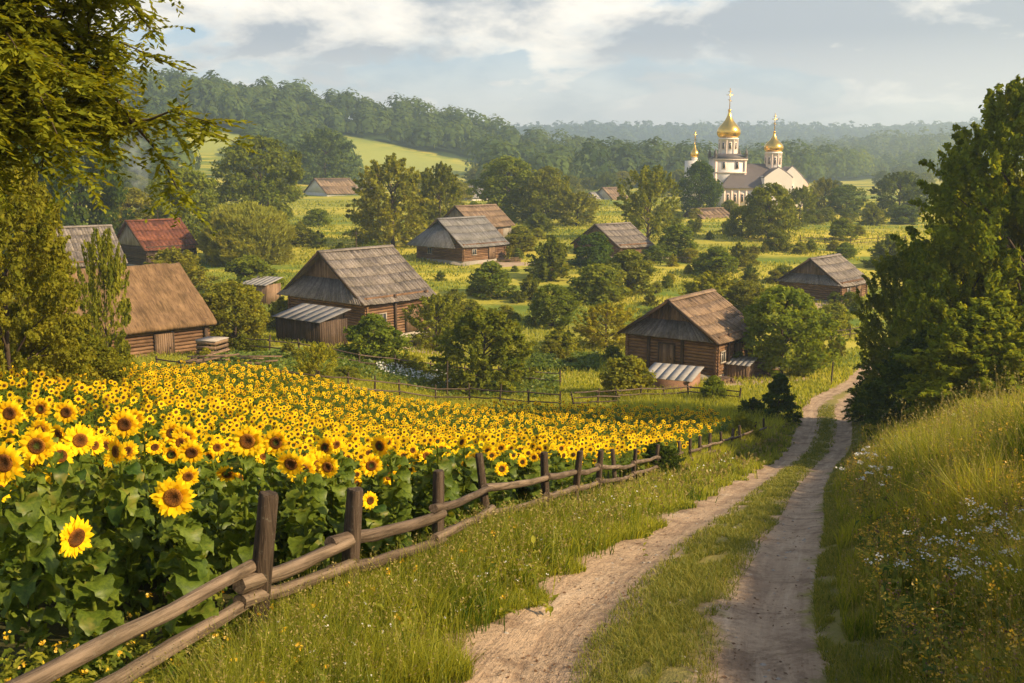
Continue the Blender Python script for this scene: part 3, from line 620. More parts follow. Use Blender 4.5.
# lean-to in front of the big barn, white roofed shed and yard things at the road house
def leanto(label, px, py, W_, Dp, hb, hf, rz, roofm, wallm, name='shed'):
    p = P(px, py); o = empty(name, p, rz); tag(o, label, 'shed')
    w = MB(); g = np.random.default_rng(5)
    if wallm is M_BRICK:
        for c, s in (((0, -Dp / 2, hf / 2 - .3), (W_, .2, hf + .6)), ((-W_ / 2 + .1, 0, hf / 2 - .3), (.2, Dp - .2, hf + .6)), ((W_ / 2 - .1, 0, hf / 2 - .3), (.2, Dp - .2, hf + .6)), ((0, Dp / 2, hb / 2 - .3), (W_, .2, hb + .55))): box(w, c, s)
    else:
        planks(w, -W_ / 2, W_ / 2, -.4, lambda q: hf, -Dp / 2, .05, .22, 'x', 3); planks(w, -Dp / 2, Dp / 2, -.4, lambda q: hf, W_ / 2, .05, .22, 'y', 4); box(w, (0, 0, hf / 2 - .25), (W_ - .2, Dp - .2, hf + .3), v=.1)
    w.build('wall', wallm, o)
    rf = MB(); n = 6; a = math.atan2(hb - hf, Dp)
    S = np.array([0, math.cos(a), math.sin(a)]); Nn = np.array([0, -math.sin(a), math.cos(a)])
    for k in range(n):
        x = -W_ / 2 - .2 + (W_ + .4) * (k + .5) / n
        box(rf, np.array([x, 0, (hb + hf) / 2 + .06]) , ((W_ + .4) / n * .99, Dp / math.cos(a) + .6, .04), np.stack([[1, 0, 0], S, Nn], 1), v=float(g.uniform(.45, .65)))
    rf.build('roof', roofm, o)
    return o
leanto('grey lean-to shed leaning on the front of the largest barn', 312, 342, 5.2, 2.6, 2.5, 1.95, -R(38), M_SLATE, M_DARKWOOD)
leanto('low brick shed with a whitish sheet roof in front of the road house', 672, 393, 3.1, 2.4, 1.55, 1.2, -R(26), M_TIN, M_BRICK)
leanto('small plank shed with pale roof at the yard edge, right of the road house', 738, 378, 1.9, 1.6, 1.35, 1.15, -R(30), M_TIN, M_PLANK)
leanto('small pale roofed shed tucked beside the largest barn on its left', 262, 302, 3.4, 2.5, 2.6, 2.1, -R(25), M_TIN, M_PLANK)
def woodpile(label, px, py, n, L_, rz, r=.11, name='woodpile'):
    p = P(px, py); m = MB(); g = np.random.default_rng(int(px)); c = 0; row = 0
    while c < n:
        k = max(1, 8 - row)
        for j in range(k):
            x = (j - k / 2) * r * 2.05 + g.normal(0, .01); z = r + row * r * 1.75
            tube(m, [(x, -L_ / 2 + g.normal(0, .05), z), (x, L_ / 2 + g.normal(0, .05), z)], [r, r * .95], 7, v=float(g.uniform(.2, .9))); c += 1
        row += 1
    o = m.build(name, M_PLANK); o.location = p; o.rotation_euler = (0, 0, rz); return tag(o, label, 'woodpile')
woodpile('stack of split firewood at the right corner of the road house', 757, 375, 30, 1.2, R(60))
woodpile('low stack of logs by the small plank shed', 722, 383, 14, 1.0, R(20))
def plank_heap(label, px, py, n, L_, rz, name='plank_heap'):
    p = P(px, py); m = MB(); g = np.random.default_rng(int(px) + 5)
    for k in range(n):
        a = g.normal(0, .35); t = g.normal(0, .08); rt = rotz(a) @ np.array([[math.cos(t), 0, math.sin(t)], [0, 1, 0], [-math.sin(t), 0, math.cos(t)]])
        box(m, (g.normal(0, .3), g.normal(0, .45), .06 + .07 * k), (L_ * g.uniform(.6, 1.1), .2, .06), rt, v=float(g.uniform(.2, .9)))
    o = m.build(name, M_PLANK); o.location = p; o.rotation_euler = (0, 0, rz); return tag(o, label, 'plank heap')
plank_heap('heap of old planks beside the thatched cottage', 208, 366, 10, 3.2, R(10))
plank_heap('heap of boards behind the far field fence, right of the cottage yard', 246, 368, 7, 3.0, R(-8))
plank_heap('jumble of boards in the yard of the road house', 700, 378, 8, 2.2, R(15))
plank_heap('scattered boards on bare ground below the blue grey roofed house', 508, 262, 7, 4, R(5))
plank_heap('pile of timber against the right wall of the largest barn', 420, 346, 9, 3.0, R(40))
def wood_crate(label, px, py, s):
    p = P(px, py); o = empty('wooden_crate', p, R(random.uniform(-20, 30))); tag(o, label, 'crate'); m = MB()
    for zz_ in np.linspace(.1, .9, 4):
        for a, b, c, d in ((0, -.5, 1, .04), (0, .5, 1, .04)): box(m, (a * s, b * s, zz_ * s * .8), (c * s, d * s, .14 * s), v=random.random())
        for a in (-.5, .5): box(m, (a * s, 0, zz_ * s * .8), (.04 * s, .96 * s, .14 * s), v=random.random())
    m.build('slat_side', M_PLANK, o); l = MB(); box(l, (0, 0, .82 * s), (1.06 * s, 1.06 * s, .05 * s), v=.8); l.build('lid', M_PALEWOOD, o)
    f = MB()
    for a in (-.44, .44):
        for b in (-.44, .44): box(f, (a * s, b * s, .4 * s), (.08 * s, .08 * s, .8 * s), v=.2)
    f.build('corner_post', M_DARKWOOD, o)
wood_crate('slatted crate with pale lid in the yard of the road house', 714, 378, 1.1)
wood_crate('slatted crate beside the firewood behind the road house', 770, 377, .9)
wood_crate('dark slatted box standing beside the thatched cottage', 213, 357, 1.5)
# yard of bare earth
def patch(name, px, py, rx, ry, mat, kind='structure'):
    p = P(px, py); m = MB(); n = 28; a = np.arange(n) / n * 2 * math.pi; rr = 1 + .18 * np.sin(3 * a + 1) + .1 * np.sin(5 * a)
    rings = []
    for q in np.linspace(.02, 1, 6):
        x = p[0] + rx * q * rr * np.cos(a); y = p[1] + ry * q * rr * np.sin(a); rings.append(np.stack([x, y, Hh(x, y) + .03 - .04 * (q > .95)], 1))
    V = np.concatenate(rings); i = np.arange(5)[:, None] * n; j = np.arange(n)[None, :]; k = (j + 1) % n
    m.add(V, np.stack([i + j, i + k, i + n + k, i + n + j], -1).reshape(-1, 4)); o = m.build(name, mat); o['kind'] = kind; return o
M_EARTH = flatm('bare_earth', (.40, .29, .19), .95, 2, .3)
patch('yard', 745, 380, 4.6, 2.6, M_EARTH); patch('yard', 512, 264, 6.0, 2.2, M_EARTH); patch('yard', 225, 364, 3.6, 1.3, M_EARTH)
patch('yard', 420, 350, 3.5, 1.8, M_EARTH); patch('yard', 840, 306, 7, 2.0, M_EARTH); patch('yard', 640, 258, 9, 1.6, M_EARTH)

# ------------------------------------------------------------------ church
def church():
    p = P(755, 208); s = p[1] / FPX * 1.0; s = proj(p)[2] / FPX
    o = empty('orthodox_church', (p[0] + 1.25, p[1], p[2] - .3)); tag(o, 'white church with golden onion domes rising behind the village trees', 'church')
    def x(px): return (px - 755) * s
    def z(py): return (208 - py) * s
    def part(n, m, mat, par=o, smooth=False): return m.build(n, mat, par, smooth)
    w = MB()
    box(w, ((x(718) + x(772)) / 2, 7, z(187) / 2 - .5), (x(772) - x(718), 12, z(187) + 1))
    part('nave_wall', w, M_PLASTER)
    # pilasters, cornice and windows on the near wall
    pl = MB()
    for k in range(7): box(pl, (x(719.5) + (x(763) - x(719.5)) * k / 6, .88, z(187) / 2), (.5, .22, z(187) - .1))
    box(pl, ((x(717) + x(773)) / 2, .85, z(188)), (x(773) - x(717), .35, .4)); part('pilaster', pl, M_PINK)
    for k in range(6):
        xx = x(719.5) + (x(763) - x(719.5)) * (k + .5) / 6; m = MB(); hgt = 2.3
        box(m, (xx, .93, 2.7), (.9, .1, hgt)); wo_ = part('window', m, M_PINK); g = MB(); box(g, (xx, .89, 2.7), (.55, .1, hgt - .5)); part('pane', g, M_GLASS, wo_)
    r = MB(); e = z(187); t = z(163); xl, xr = x(715), x(776); y0, y1 = .3, 13.7
    V = [(xl, y0, e), (xr, y0, e), (xr, y1, e), (xl, y1, e), (x(738), 7, t), (xr, 7, t)]
    r.add(V, [(0, 1, 5, 4), (2, 3, 4, 5)]); r.add(V, [(3, 0, 4), (1, 2, 5)]); r.add(V, [(3, 2, 1, 0)]); part('nave_roof', r, M_CROOF)
    def gable(xc, hw, yf, dep, ze, za, wallmat, nm='gable_wall'):
        m = MB(); prof = [(-hw, -.5), (hw, -.5), (hw, ze)] + [(hw * math.cos(a), ze + (za - ze) * (1 - abs(math.cos(a))) ** .85) for a in np.linspace(.15, math.pi - .15, 13)] + [(-hw, ze)]
        n = len(prof); V = [(xc + a, yf, b) for a, b in prof] + [(xc + a, yf + dep, b) for a, b in prof]
        m.add(V, [list(range(n))]); m.add(V, [list(range(2 * n - 1, n - 1, -1))]); m.add(V, [(k, k + n, (k + 1) % n + n, (k + 1) % n) for k in range(n)]); part(nm, m, wallmat)
        tr = MB(); q = [(xc + hw * 1.06 * math.cos(a), yf + dep / 2, ze + (za - ze) * 1.04 * (1 - abs(math.cos(a))) ** .85) for a in np.linspace(0, math.pi, 15)]
        tube(tr, q, .22, 5); part('gable_trim', tr, M_CROOF)
        wn = MB(); box(wn, (xc, yf - .03, ze * .62), (hw * .42, .1, ze * .38)); wo_ = part('window', wn, M_PINK); g = MB(); box(g, (xc, yf - .07, ze * .62), (hw * .26, .1, ze * .3)); part('pane', g, M_GLASS, wo_)
        rr_ = MB(); A_ = np.linspace(0, math.pi, 13); q0 = [(xc + hw * 1.02 * math.cos(a), yf + .2, ze + (za - ze) * (1 - abs(math.cos(a))) ** .85 + .05) for a in A_]; n = len(q0)
        rr_.add(q0 + [(a, yf + dep + 7, c) for a, b, c in q0], [(k, k + n, k + 1 + n, k + 1) for k in range(n - 1)]); part('vault_roof', rr_, M_CROOF)
        b2 = MB(); box(b2, (xc, yf + dep + 3.5, ze / 2), (hw * 1.96, 7, ze + .8)); part('wing_wall', b2, M_PLASTER)
    gable(x(771), 3.4, -.8, .6, z(177), z(167), M_PLASTER)
    gable(x(786), 2.9, .6, .6, z(178), z(166), M_PLASTER)
    gable(x(797), 2.2, 3.2, .6, z(184), z(174), M_PINK)
    # left tower
    tw = MB(); xc = x(727.5); yc = 8.0; hw = 3.9; box(tw, (xc, yc, z(158) / 2), (hw * 2, hw * 2, z(158))); part('tower_wall', tw, M_PLASTER)
    tp = MB()
    for sx in (-1, 1): box(tp, (xc + sx * (hw - .25), yc - hw - .06, z(158) / 2), (.6, .2, z(158)));
    box(tp, (xc, yc - hw - .1, z(158) - .2), (hw * 2 + .5, .5, .5)); box(tp, (xc + hw + .1, yc, z(158) - .2), (.5, hw * 2 + .2, .5)); box(tp, (xc, yc - hw - .08, z(172)), (hw * 2 + .2, .3, .3)); part('tower_trim', tp, M_PINK)
    for sx in (-.42, .42):
        wn = MB(); box(wn, (xc + sx * hw, yc - hw - .05, z(164.5)), (1.0, .12, 1.9)); wo_ = part('window', wn, M_PINK); g = MB(); box(g, (xc + sx * hw, yc - hw - .1, z(164.5)), (.6, .12, 1.5)); part('pane', g, M_GLASS, wo_)
    tr = MB(); hb = hw + .45; zt = z(158) + .02; V = [(xc - hb, yc - hb, zt), (xc + hb, yc - hb, zt), (xc + hb, yc + hb, zt), (xc - hb, yc + hb, zt)] + [(xc + a * 2.3, yc + b * 2.3, z(153)) for a, b in ((-1, -1), (1, -1), (1, 1), (-1, 1))]
    tr.add(V, [(0, 1, 5, 4), (1, 2, 6, 5), (2, 3, 7, 6), (3, 0, 4, 7), (4, 5, 6, 7), (3, 2, 1, 0)]); part('tower_roof', tr, M_CROOF)
    for a, b in ((-1, -1), (1, -1), (1, 1), (-1, 1)):
        pn = MB(); lathe(pn, [(.42, 0), (.42, .9), (.55, 1.0), (.3, 1.3), (.36, 1.6), (.12, 2.0), (.02, 2.5)], 10, c=(xc + a * (hw - .1), yc + b * (hw - .1), z(158) + .1)); part('pinnacle', pn, M_CROOF)
    def dome(xc, yc, rdrum, z0, z1, rd, ztop, zcross, drumwin=True, n=8):
        d = MB(); lathe(d, [(rdrum, z0), (rdrum, z1 - .5), (rdrum * 1.1, z1 - .45), (rdrum * 1.1, z1 - .2), (rdrum * .9, z1)], n, c=(xc, yc, 0)); part('drum', d, M_PLASTER)
        if drumwin:
            for k in range(n):
                a = 2 * math.pi * k / n; rr = rdrum * math.cos(math.pi / n); R_ = rotz(a); c = R_ @ np.array([rr, 0, 0]); m = MB(); hh = (z1 - z0) * .42
                box(m, (xc + c[0], yc + c[1], (z0 + z1) / 2 + .1), (.16, rdrum * .36, hh), R_); wo_ = part('drum_window', m, M_PINK); m = MB(); c = R_ @ np.array([rr + .04, 0, 0])
                box(m, (xc + c[0], yc + c[1], (z0 + z1) / 2 + .1), (.16, rdrum * .2, hh * .8), R_); part('pane', m, M_GLASS, wo_)
            for k in range(n):
                a = 2 * math.pi * (k + .5) / n; R_ = rotz(a); c = R_ @ np.array([rdrum * .99, 0, 0]); m = MB(); tube(m, [(xc + c[0], yc + c[1], z0), (xc + c[0], yc + c[1], z1 - .5)], rdrum * .07, 6); part('column', m, M_PINK)
        H_ = ztop - z1; pr = [(.72, 0), (.84, .03), (.95, .09), (1, .17), (.985, .25), (.90, .34), (.74, .43), (.54, .52), (.38, .61), (.26, .70), (.18, .79), (.12, .88), (.09, .95), (.14, .97), (.14, 1.0), (.03, 1.03)]
        m = MB(); lathe(m, [(a * rd, z1 + b * H_) for a, b in pr], 36, c=(xc, yc, 0)); do = part('onion_dome', m, M_GOLD, smooth=True)
        c = MB(); z2 = ztop + .1; hc = zcross - z2; box(c, (xc, yc, z2 + hc / 2), (.16, .16, hc)); box(c, (xc, yc, z2 + hc * .68), (hc * .34, .13, .14)); box(c, (xc, yc, z2 + hc * .84), (hc * .18, .13, .12))
        an = .4; box(c, (xc, yc, z2 + hc * .42), (hc * .22, .13, .12), [[math.cos(an), 0, math.sin(an)], [0, 1, 0], [-math.sin(an), 0, math.cos(an)]]); part('cross', c, M_GOLD, do)
    dome(x(727.8), 8.0, 2.35, z(154), z(137), 2.95, z(109), z(88))
    dome(x(773.3), 7.0, 2.0, z(170), z(151), 2.4, z(131), z(113))
    bt = MB(); box(bt, (x(694.5), 9, z(160) / 2), (4.2, 4.2, z(160))); part('bell_tower_wall', bt, M_PLASTER)
    dome(x(694.5), 9.0, .75, z(160), z(156.5), 1.05, z(142), z(130), False)
church()

# ------------------------------------------------------------------ rail fence along the sunflower field
def log_part(par, nm, pts, r, mat, v=.5):
    m = MB(); pts = np.asarray(pts, float)
    if nm == 'post': tube(m, pts, r, 14, v=v, wob=.02, flute=.12); return m.build(nm, mat, par)
    u = pts[-1] - pts[0]; u /= np.linalg.norm(u); a = np.cross([0, 0, 1.0], u); a /= np.linalg.norm(a); B_ = np.stack([u, a, np.cross(u, a)], 1)   # the log's own frame: grain runs along its length
    tube(m, (pts - pts[0]) @ B_, r, 12, v=v, wob=.018, flute=.055); o = m.build(nm, mat, par); M4 = Matrix(B_.tolist()).to_4x4(); M4.translation = Vector(pts[0]); o.matrix_local = M4; return o
fo = empty('rail_fence', tuple(FP[3])); tag(fo, 'weathered split rail fence with round posts along the sunflower field and dirt road', 'fence')
off = np.array(FP[3]); g = np.random.default_rng(4); tops = []
pp = [np.array([-2.75, 4.2, gz(-2.75, 4.2)])] + [np.array(q) for q in FP]
for i, q in enumerate(pp):
    if i == 0: h = 1.3
    else:
        _, _, dep = proj(q); h = (_fence_px[i - 1][2] - _fence_px[i - 1][1]) * dep / FPX * 1.0; h = min(1.55, max(1.22, h))
    tops.append(h); r = .072 if i < 3 else .054; lean = g.normal(0, .06, 2); r *= g.uniform(.82, 1.12)
    if i == 1: lean = np.array([.13, 0])
    if i == 2: lean = np.array([.09, 0])
    z_ = np.array([-.3, .2 * h, .6 * h, h * .985, h]); rr = r * np.array([1.12, 1.05, 1, .93, .80])
    pts = np.stack([q[0] - off[0] + lean[0] * z_, q[1] - off[1] + .1 + lean[1] * z_, q[2] - off[2] + z_], 1)
    log_part(fo, 'post', pts, rr, M_POST, float(g.uniform(.2, .8)))
for i in range(len(pp) - 1):
    a, b = pp[i], pp[i + 1]
    if i == 11: continue
    hs = (.86, .58) if i > 2 else ((.82, .54) if i > 1 else (.82, .52))
    lv = [(hs[0], 1), (hs[1], 1)] + ([(.14, .9)] if i in (0, 1, 2, 4) else [])
    for k, (hf, _) in enumerate(lv):
        da = g.normal(0, .02); db = g.normal(0, .02); ha = hf + da; hb = hf + db
        if i == 1: ha += .0 if k else -.16; hb -= .04 if k == 0 else 0
        if i == 0 and k < 2: ha += .04; hb += .02
        dd = (b - a); Ld = np.linalg.norm(dd); u = dd / Ld; e = .16
        A_ = a - u * e * (.2 if i % 2 else 1); B_ = b + u * e; yo = -.02 - .05 * (i % 2)
        A_ = A_ + np.array([0, -.06 + yo, ha + (.05 if i % 2 else 0)]); B_ = B_ + np.array([0, -.06 + yo, hb + (.05 if i % 2 else 0)])
        n = 7; t = np.linspace(0, 1, n)[:, None]; pts = A_ * (1 - t) + B_ * t - off
        pts[:, 2] += g.normal(0, .006, n) - .03 * np.sin(np.pi * t[:, 0]); pts[:, :2] += g.normal(0, .006, (n, 2))
        r0 = (.060 if i < 3 else .050) * (1 if k < 2 else .7); log_part(fo, 'rail', pts, np.linspace(r0, r0 * .82, n) * g.uniform(.95, 1.05, n), M_RAIL, float(g.uniform(.2, .9)))
# ties of wire and bark at the first posts are part of the rails' look; nail plates
def simple_fence(label, pxs, h, name='pole_fence', step=2.2, rails=(.35, .8), mat=M_POST, group=None, slant=0.0, r=.055, seed=1):
    g = np.random.default_rng(seed); pts = [P(a, b) for a, b in pxs]; path = [pts[0]]
    for a, b in zip(pts[:-1], pts[1:]):
        n = max(1, int(round(np.linalg.norm(b - a) / step)))
        for k in range(1, n + 1):
            q = a + (b - a) * k / n; q = np.array([q[0], q[1], gz(q[0], q[1])]); path.append(q)
    o = empty(name, tuple(path[0])); tag(o, label, 'fence', group); of = path[0]
    for q in path:
        hh = h * g.uniform(.9, 1.15); sl = g.normal(0, .05) + slant * g.choice([-1, 1]); m = MB(); tube(m, [q - of + (0, 0, -.2), q - of + (sl * hh, 0, hh)], [r * 1.25, r], 6); m.build('post', mat, o)
    for a, b in zip(path[:-1], path[1:]):
        for k in rails:
            m = MB(); ya = (0, -r * 1.5, k * h + g.normal(0, .03)); yb = (0, -r * 1.5, k * h + g.normal(0, .03)); d = (b - a) * .04
            tube(m, [a - of + ya - d, (a + b) / 2 - of + (0, -r * 1.5, k * h - .02), b - of + yb + d], [r * .8, r * .8, r * .65], 6, v=float(g.uniform(.3, .9))); m.build('rail', M_RAIL if g.random() < .3 else mat, o)
simple_fence('dark pole fence along the far top edge of the sunflower field', [(158, 375), (205, 380), (260, 384), (320, 392), (400, 398), (470, 403), (560, 409)], 1.15, seed=2)
simple_fence('rough pole fence with slanting stakes in front of the road house', [(575, 408), (640, 404), (690, 402), (738, 407)], 1.1, rails=(.3, .6, .9), slant=.12, step=1.6, seed=3)
simple_fence('grey garden fence below the largest barn', [(196, 342), (240, 350), (300, 356), (360, 367), (430, 375), (500, 381), (560, 386)], 1.1, seed=4, step=2.4)
simple_fence('short fence across the meadow right of the big orchard tree', [(812, 344), (850, 338), (876, 333)], 1.1, seed=5)
simple_fence('thin fence in the meadow beyond the centre bushes', [(560, 266), (620, 262), (690, 264)], 1.1, seed=6, step=4)
simple_fence('distant meadow fence below the church trees', [(800, 243), (850, 246), (905, 243)], 1.2, seed=7, step=5, r=.06)
def stake(label, px, py, h):
    m = MB(); tube(m, [(0, 0, -.2), (.06, 0, h)], [.06, .05], 6); o = m.build('wooden_stake', M_POST); o.location = P(px, py); tag(o, label, 'stake')
stake('lone dark stake beyond the road bend, left of the right hand trees', 831, 385, 1.7)
stake('tall stake standing in the garden plot below the dark orchard tree', 447, 398, 2.4)
# ------------------------------------------------------------------ sunflowers
def bent_leaf(mb, base, az, length, width, up, droop, mat, v, pet=.35):
    """heart shaped leaf: petiole strip, then a folded blade that droops towards its tip"""
    ca, sa = math.cos(az), math.sin(az); D = np.array([ca, sa, 0]); S = np.array([-sa, ca, 0]); U = np.array([0, 0, 1.0])
    pl = length * pet; p1 = np.array(base) + D * pl * math.cos(up) + U * pl * math.sin(up)
    mb.add([np.array(base) - S * .006, np.array(base) + S * .006, p1 + S * .005, p1 - S * .005], [(0, 1, 2, 3)], mat, v)
    tt = np.array([-.12, .03, .14, .27, .40, .54, .67, .80, .91, 1.0]); ww = np.array([.30, .88, 1.06, .94, 1.0, .72, .66, .36, .24, .0]) * width / 2; droop = droop * random.uniform(.7, 1.5); tws = random.uniform(-.35, .35)
    ang = up - droop * (.15 + tt * 1.0); seg = np.diff(tt, prepend=tt[0]) * length; c = p1 - D * .12 * length * math.cos(up)
    rows = []
    for k in range(10):
        c = c + (D * math.cos(ang[k]) + U * math.sin(ang[k])) * seg[k]
        nrm = -D * math.sin(ang[k]) + U * math.cos(ang[k]); f = .32 * ww[k]
        wv = (tws * ww[k] + .012 * math.sin(k * 1.9 + az * 3)) * min(1, width / .1)
        rows += [c - S * ww[k] + nrm * (f + wv), c.copy(), c + S * ww[k] + nrm * (f - wv)]
    F = []
    for k in range(9): a = k * 3; F += [(a, a + 1, a + 4, a + 3), (a + 1, a + 2, a + 5, a + 4)]
    mb.add(rows, F, mat, v)
def sun_stalk(seed, h):
    g = np.random.default_rng(seed); st = MB(); z = np.linspace(-.05, h, 8); bx, by = g.normal(0, .03, 2)
    pts = np.stack([bx * np.sin(z * 1.7), -.02 * z + by * np.sin(z * 1.3) - .09 * sstep(z, h - .16, h), z - .03 * sstep(z, h - .1, h)], 1)
    tube(st, pts, np.linspace(.017, .009, 8), 6, v=.7)
    lf = MB(); a = g.uniform(0, 6.28)
    for k in range(36):
        t = .08 + .80 * k / 36; zc = t * h; a += 2.4 + g.normal(0, .3); s = (.62 + .75 * math.sin(math.pi * min(1, t * .9 + .08))) * g.uniform(.8, 1.15)
        i = np.searchsorted(z, zc) - 1; b = pts[i] + (pts[i + 1] - pts[i]) * ((zc - z[i]) / (z[i + 1] - z[i]))
        bent_leaf(lf, b, a, .112 * s, .102 * s, R(g.uniform(15, 55)), g.uniform(.7, 1.8), 0, float(np.clip(g.normal(.45 + .15 * t, .2), 0, 1)))
    return st.mesh('stem', [M_SLEAF], True), lf.mesh('leaves', [M_SLEAF], True), pts[-1]
def sun_head(seed, kind):
    """built facing +Z; the disc and the petals are separate meshes"""
    g = np.random.default_rng(seed); r = .063 if kind != 'bud' else .042; p = MB(); n = 19
    for ring, (ln, wd, el) in enumerate(((.082, .040, .10), (.078, .038, .26), (.062, .034, .42))):
        m = n if ring < 2 else 11
        if kind == 'bud': ln *= .6
        for k in range(m):
            a = 2 * math.pi * (k + .5 * ring + g.normal(0, .12)) / m; l = ln * g.uniform(.8, 1.18); w = wd * g.uniform(.8, 1.15); e = el + g.normal(0, .09) + (.5 if kind == 'bud' else 0); cu = g.normal(.15, .25)
            D = np.array([math.cos(a), math.sin(a), 0]); S = np.array([-math.sin(a), math.cos(a), 0]); U = np.array([0, 0, 1.0])
            b = D * r * .86 - U * .004 * (2 - ring); d1 = D * math.cos(e) + U * math.sin(e); d2 = D * math.cos(e - cu * 1.6) + U * math.sin(e - cu * 1.6)
            m1 = b + d1 * l * .45; m2 = m1 + d2 * l * .33; tp = m2 + d2 * l * .26
            p.add([b - S * w * .3, b + S * w * .3, m1 + S * w * .5 + U * .003, m1 - S * w * .5 + U * .003, m2 + S * w * .36, m2 - S * w * .36, tp],
                  [(0, 1, 2, 3), (3, 2, 4, 5)], 0, float(np.clip(g.normal(.5, .3), 0, 1))); V0 = p.n - 7
            p.add([m2 + S * w * .36, m2 - S * w * .36, tp], [(1, 0, 2)], 0, .6)
    for k in range(14):
        a = 2 * math.pi * k / 14; D = np.array([math.cos(a), math.sin(a), 0]); S = np.array([-math.sin(a), math.cos(a), 0])
        p.add([D * r * .5 - S * .018 + (0, 0, -.022), D * r * .5 + S * .018 + (0, 0, -.022), D * r * 1.45 + (0, 0, -.006 + .01 * g.normal())], [(0, 1, 2)], 1, .5)
    lathe(p, [(.01, -.045), (r * .55, -.034), (r * .9, -.014), (r * .92, 0)], 12, 1, v=.4)
    pet = p.mesh('flower_head', [M_PETALN, M_SLEAF])
    d = MB(); q = [(.001, .0), (.2, .002), (.4, .007), (.6, .013), (.78, .015), (.92, .010), (1.0, 0)]
    nn = 20; a = np.arange(nn) / nn * 2 * math.pi; V = np.array([[rr * r * math.cos(x), rr * r * math.sin(x), zz + .002] for rr, zz in q for x in a]); V[:, 2] += g.normal(0, .0012, len(V))
    base = {'brown': [.30, .36, .48, .62, .74, .86, 1.0], 'green': [.0, .03, .22, .45, .66, .85, 1.0], 'dark': [.30, .33, .38, .44, .52, .66, .9], 'bud': [.0, .0, .05, .1, .3, .6, .9]}[kind]
    i = np.arange(6)[:, None] * nn; j = np.arange(nn)[None, :]; k = (j + 1) % nn
    d.add(V, np.stack([i + j, i + k, i + nn + k, i + nn + j], -1).reshape(-1, 4), 0, np.clip(np.repeat(base, nn) + g.normal(0, .05, 7 * nn), 0, 1))
    return pet, d.mesh('seed_disc', [M_DISC], True)
ST = [sun_stalk(s, 1.0) for s in (1, 2, 3, 4, 5)]
HD = {k: [sun_head(s, k) for s in ss] for k, ss in dict(brown=(1, 2, 3), green=(4, 5), dark=(6,), bud=(7,)).items()}
def sunflower(x, y, zhead, scale, kind, label, group=None, yaw=0.0, pitch=8.0, idx=0):
    zg = gz(x, y); h = zhead - zg
    o = empty('sunflower', (x, y, zg)); tag(o, label, 'sunflower', group); st, lf, tip = ST[idx % 5]; rz = (idx * 2.399) % 6.28 * 0 + random.uniform(-.7, .7)
    a = link('stem', st, o); b = link('leaves', lf, o)
    for q in (a, b): q.scale = (1.35, 1.35, h)
    a.rotation_euler.z = b.rotation_euler.z = rz
    t = Matrix.Rotation(rz, 3, 'Z') @ Vector((tip[0] * 1.35, tip[1] * 1.35, tip[2] * h))
    pe, di = HD[kind][idx % len(HD[kind])]
    c = link('flower_head', pe, o); c.rotation_euler = (R(90 - pitch), 0, R(yaw)); c.scale = (scale,) * 3
    fwd = Matrix.Rotation(R(yaw), 3, 'Z') @ Vector((0, -1, 0)); c.location = t + fwd * .045 * scale
    link('seed_disc', di, c); return o
heroes = [(177, 490, 38, 'brown', 5, 2, 'sunflower standing alone below the others, between the tilted one and the first fence post'),
          (88, 530, 38, 'dark', 62, -6, 'lowest sunflower, tilted sideways so its brown disc is seen at an angle'),
          (13, 450, 36, 'dark', -5, 6, 'large dark centred sunflower at the extreme edge of the front row'),
          (53, 438, 33, 'green', 8, 4, 'big sunflower with green speck in its disc, second from the edge in the front row'),
          (75, 433, 28, 'brown', 30, 8, 'sunflower half hidden behind the big green specked one in the front row'),
          (240, 436, 31, 'brown', 2, 0, 'round brown centred sunflower directly above the first fence post'),
          (303, 464, 27, 'dark', 8, 0, 'sunflower nearest to the top of the second fence post'),
          (323, 457, 25, 'brown', 25, 5, 'sunflower just behind the one nearest the second fence post'),
          (122, 418, 27, 'dark', 4, 0, 'full open sunflower above the lone low one, with dark disc'),
          (146, 414, 22, 'green', 0, 5, 'green eyed sunflower beside the full open dark one'),
          (176, 429, 22, 'green', 0, 5, 'green eyed sunflower straight above the lone low one'),
          (198, 432, 24, 'dark', 6, 0, 'sunflower halfway between the green eyed one and the one over the first post'),
          (278, 434, 25, 'green', -4, 0, 'pale green eyed sunflower up from the second fence post'),
          (20, 407, 26, 'dark', 0, 5, 'dark centred sunflower above the edge flower, second row'),
          (50, 403, 20, 'green', 0, 5, 'small green eyed sunflower over the big green specked one'),
          (73, 408, 22, 'dark', 0, 5, 'sunflower above the half hidden front row bloom'),
          (176, 448, 18, 'bud', 0, 5, 'half open sunflower bud between two rows of open blooms'),
          (290, 497, 14, 'bud', 0, -10, 'small late sunflower bud low in the leaves near the first post'),
          (152, 486, 17, 'bud', 20, -10, 'dark closing sunflower left of the lone low bloom'),
          (338, 470, 20, 'green', 5, 0, 'sunflower with green disc just over the second fence post'),
          (372, 462, 22, 'green', 12, 0, 'sunflower with twisted green and brown disc, right of the second post'),
          (395, 467, 17, 'brown', 0, 0, 'orange brown sunflower right of the twisted disc one'),
          (442, 465, 15, 'brown', 0, 0, 'sunflower just left of the third tall fence post'),
          (474, 466, 15, 'brown', -5, 0, 'sunflower just beyond the third tall fence post'),
          (516, 464, 14, 'brown', 0, 0, 'sunflower between the fourth and fifth fence posts')]
SC = .245                                           # across the petals of the modelled head at scale 1
used = []
for i, (px, py, dia, kind, yaw, pit, lab) in enumerate(heroes):
    D = .265 * FPX / dia; k_ = 'bud' if kind == 'bud' else kind; d = ray(px, py); q = d * D
    if kind == 'bud': q = d * (.19 * FPX / dia * .95)
    zg = gz(q[0], q[1])
    sunflower(q[0], q[1] + .05, q[2] + .03, (.265 / SC) * 1.0, kind, lab, None, yaw, pit, i); used.append((q[0], q[1]))
used = np.array(used)
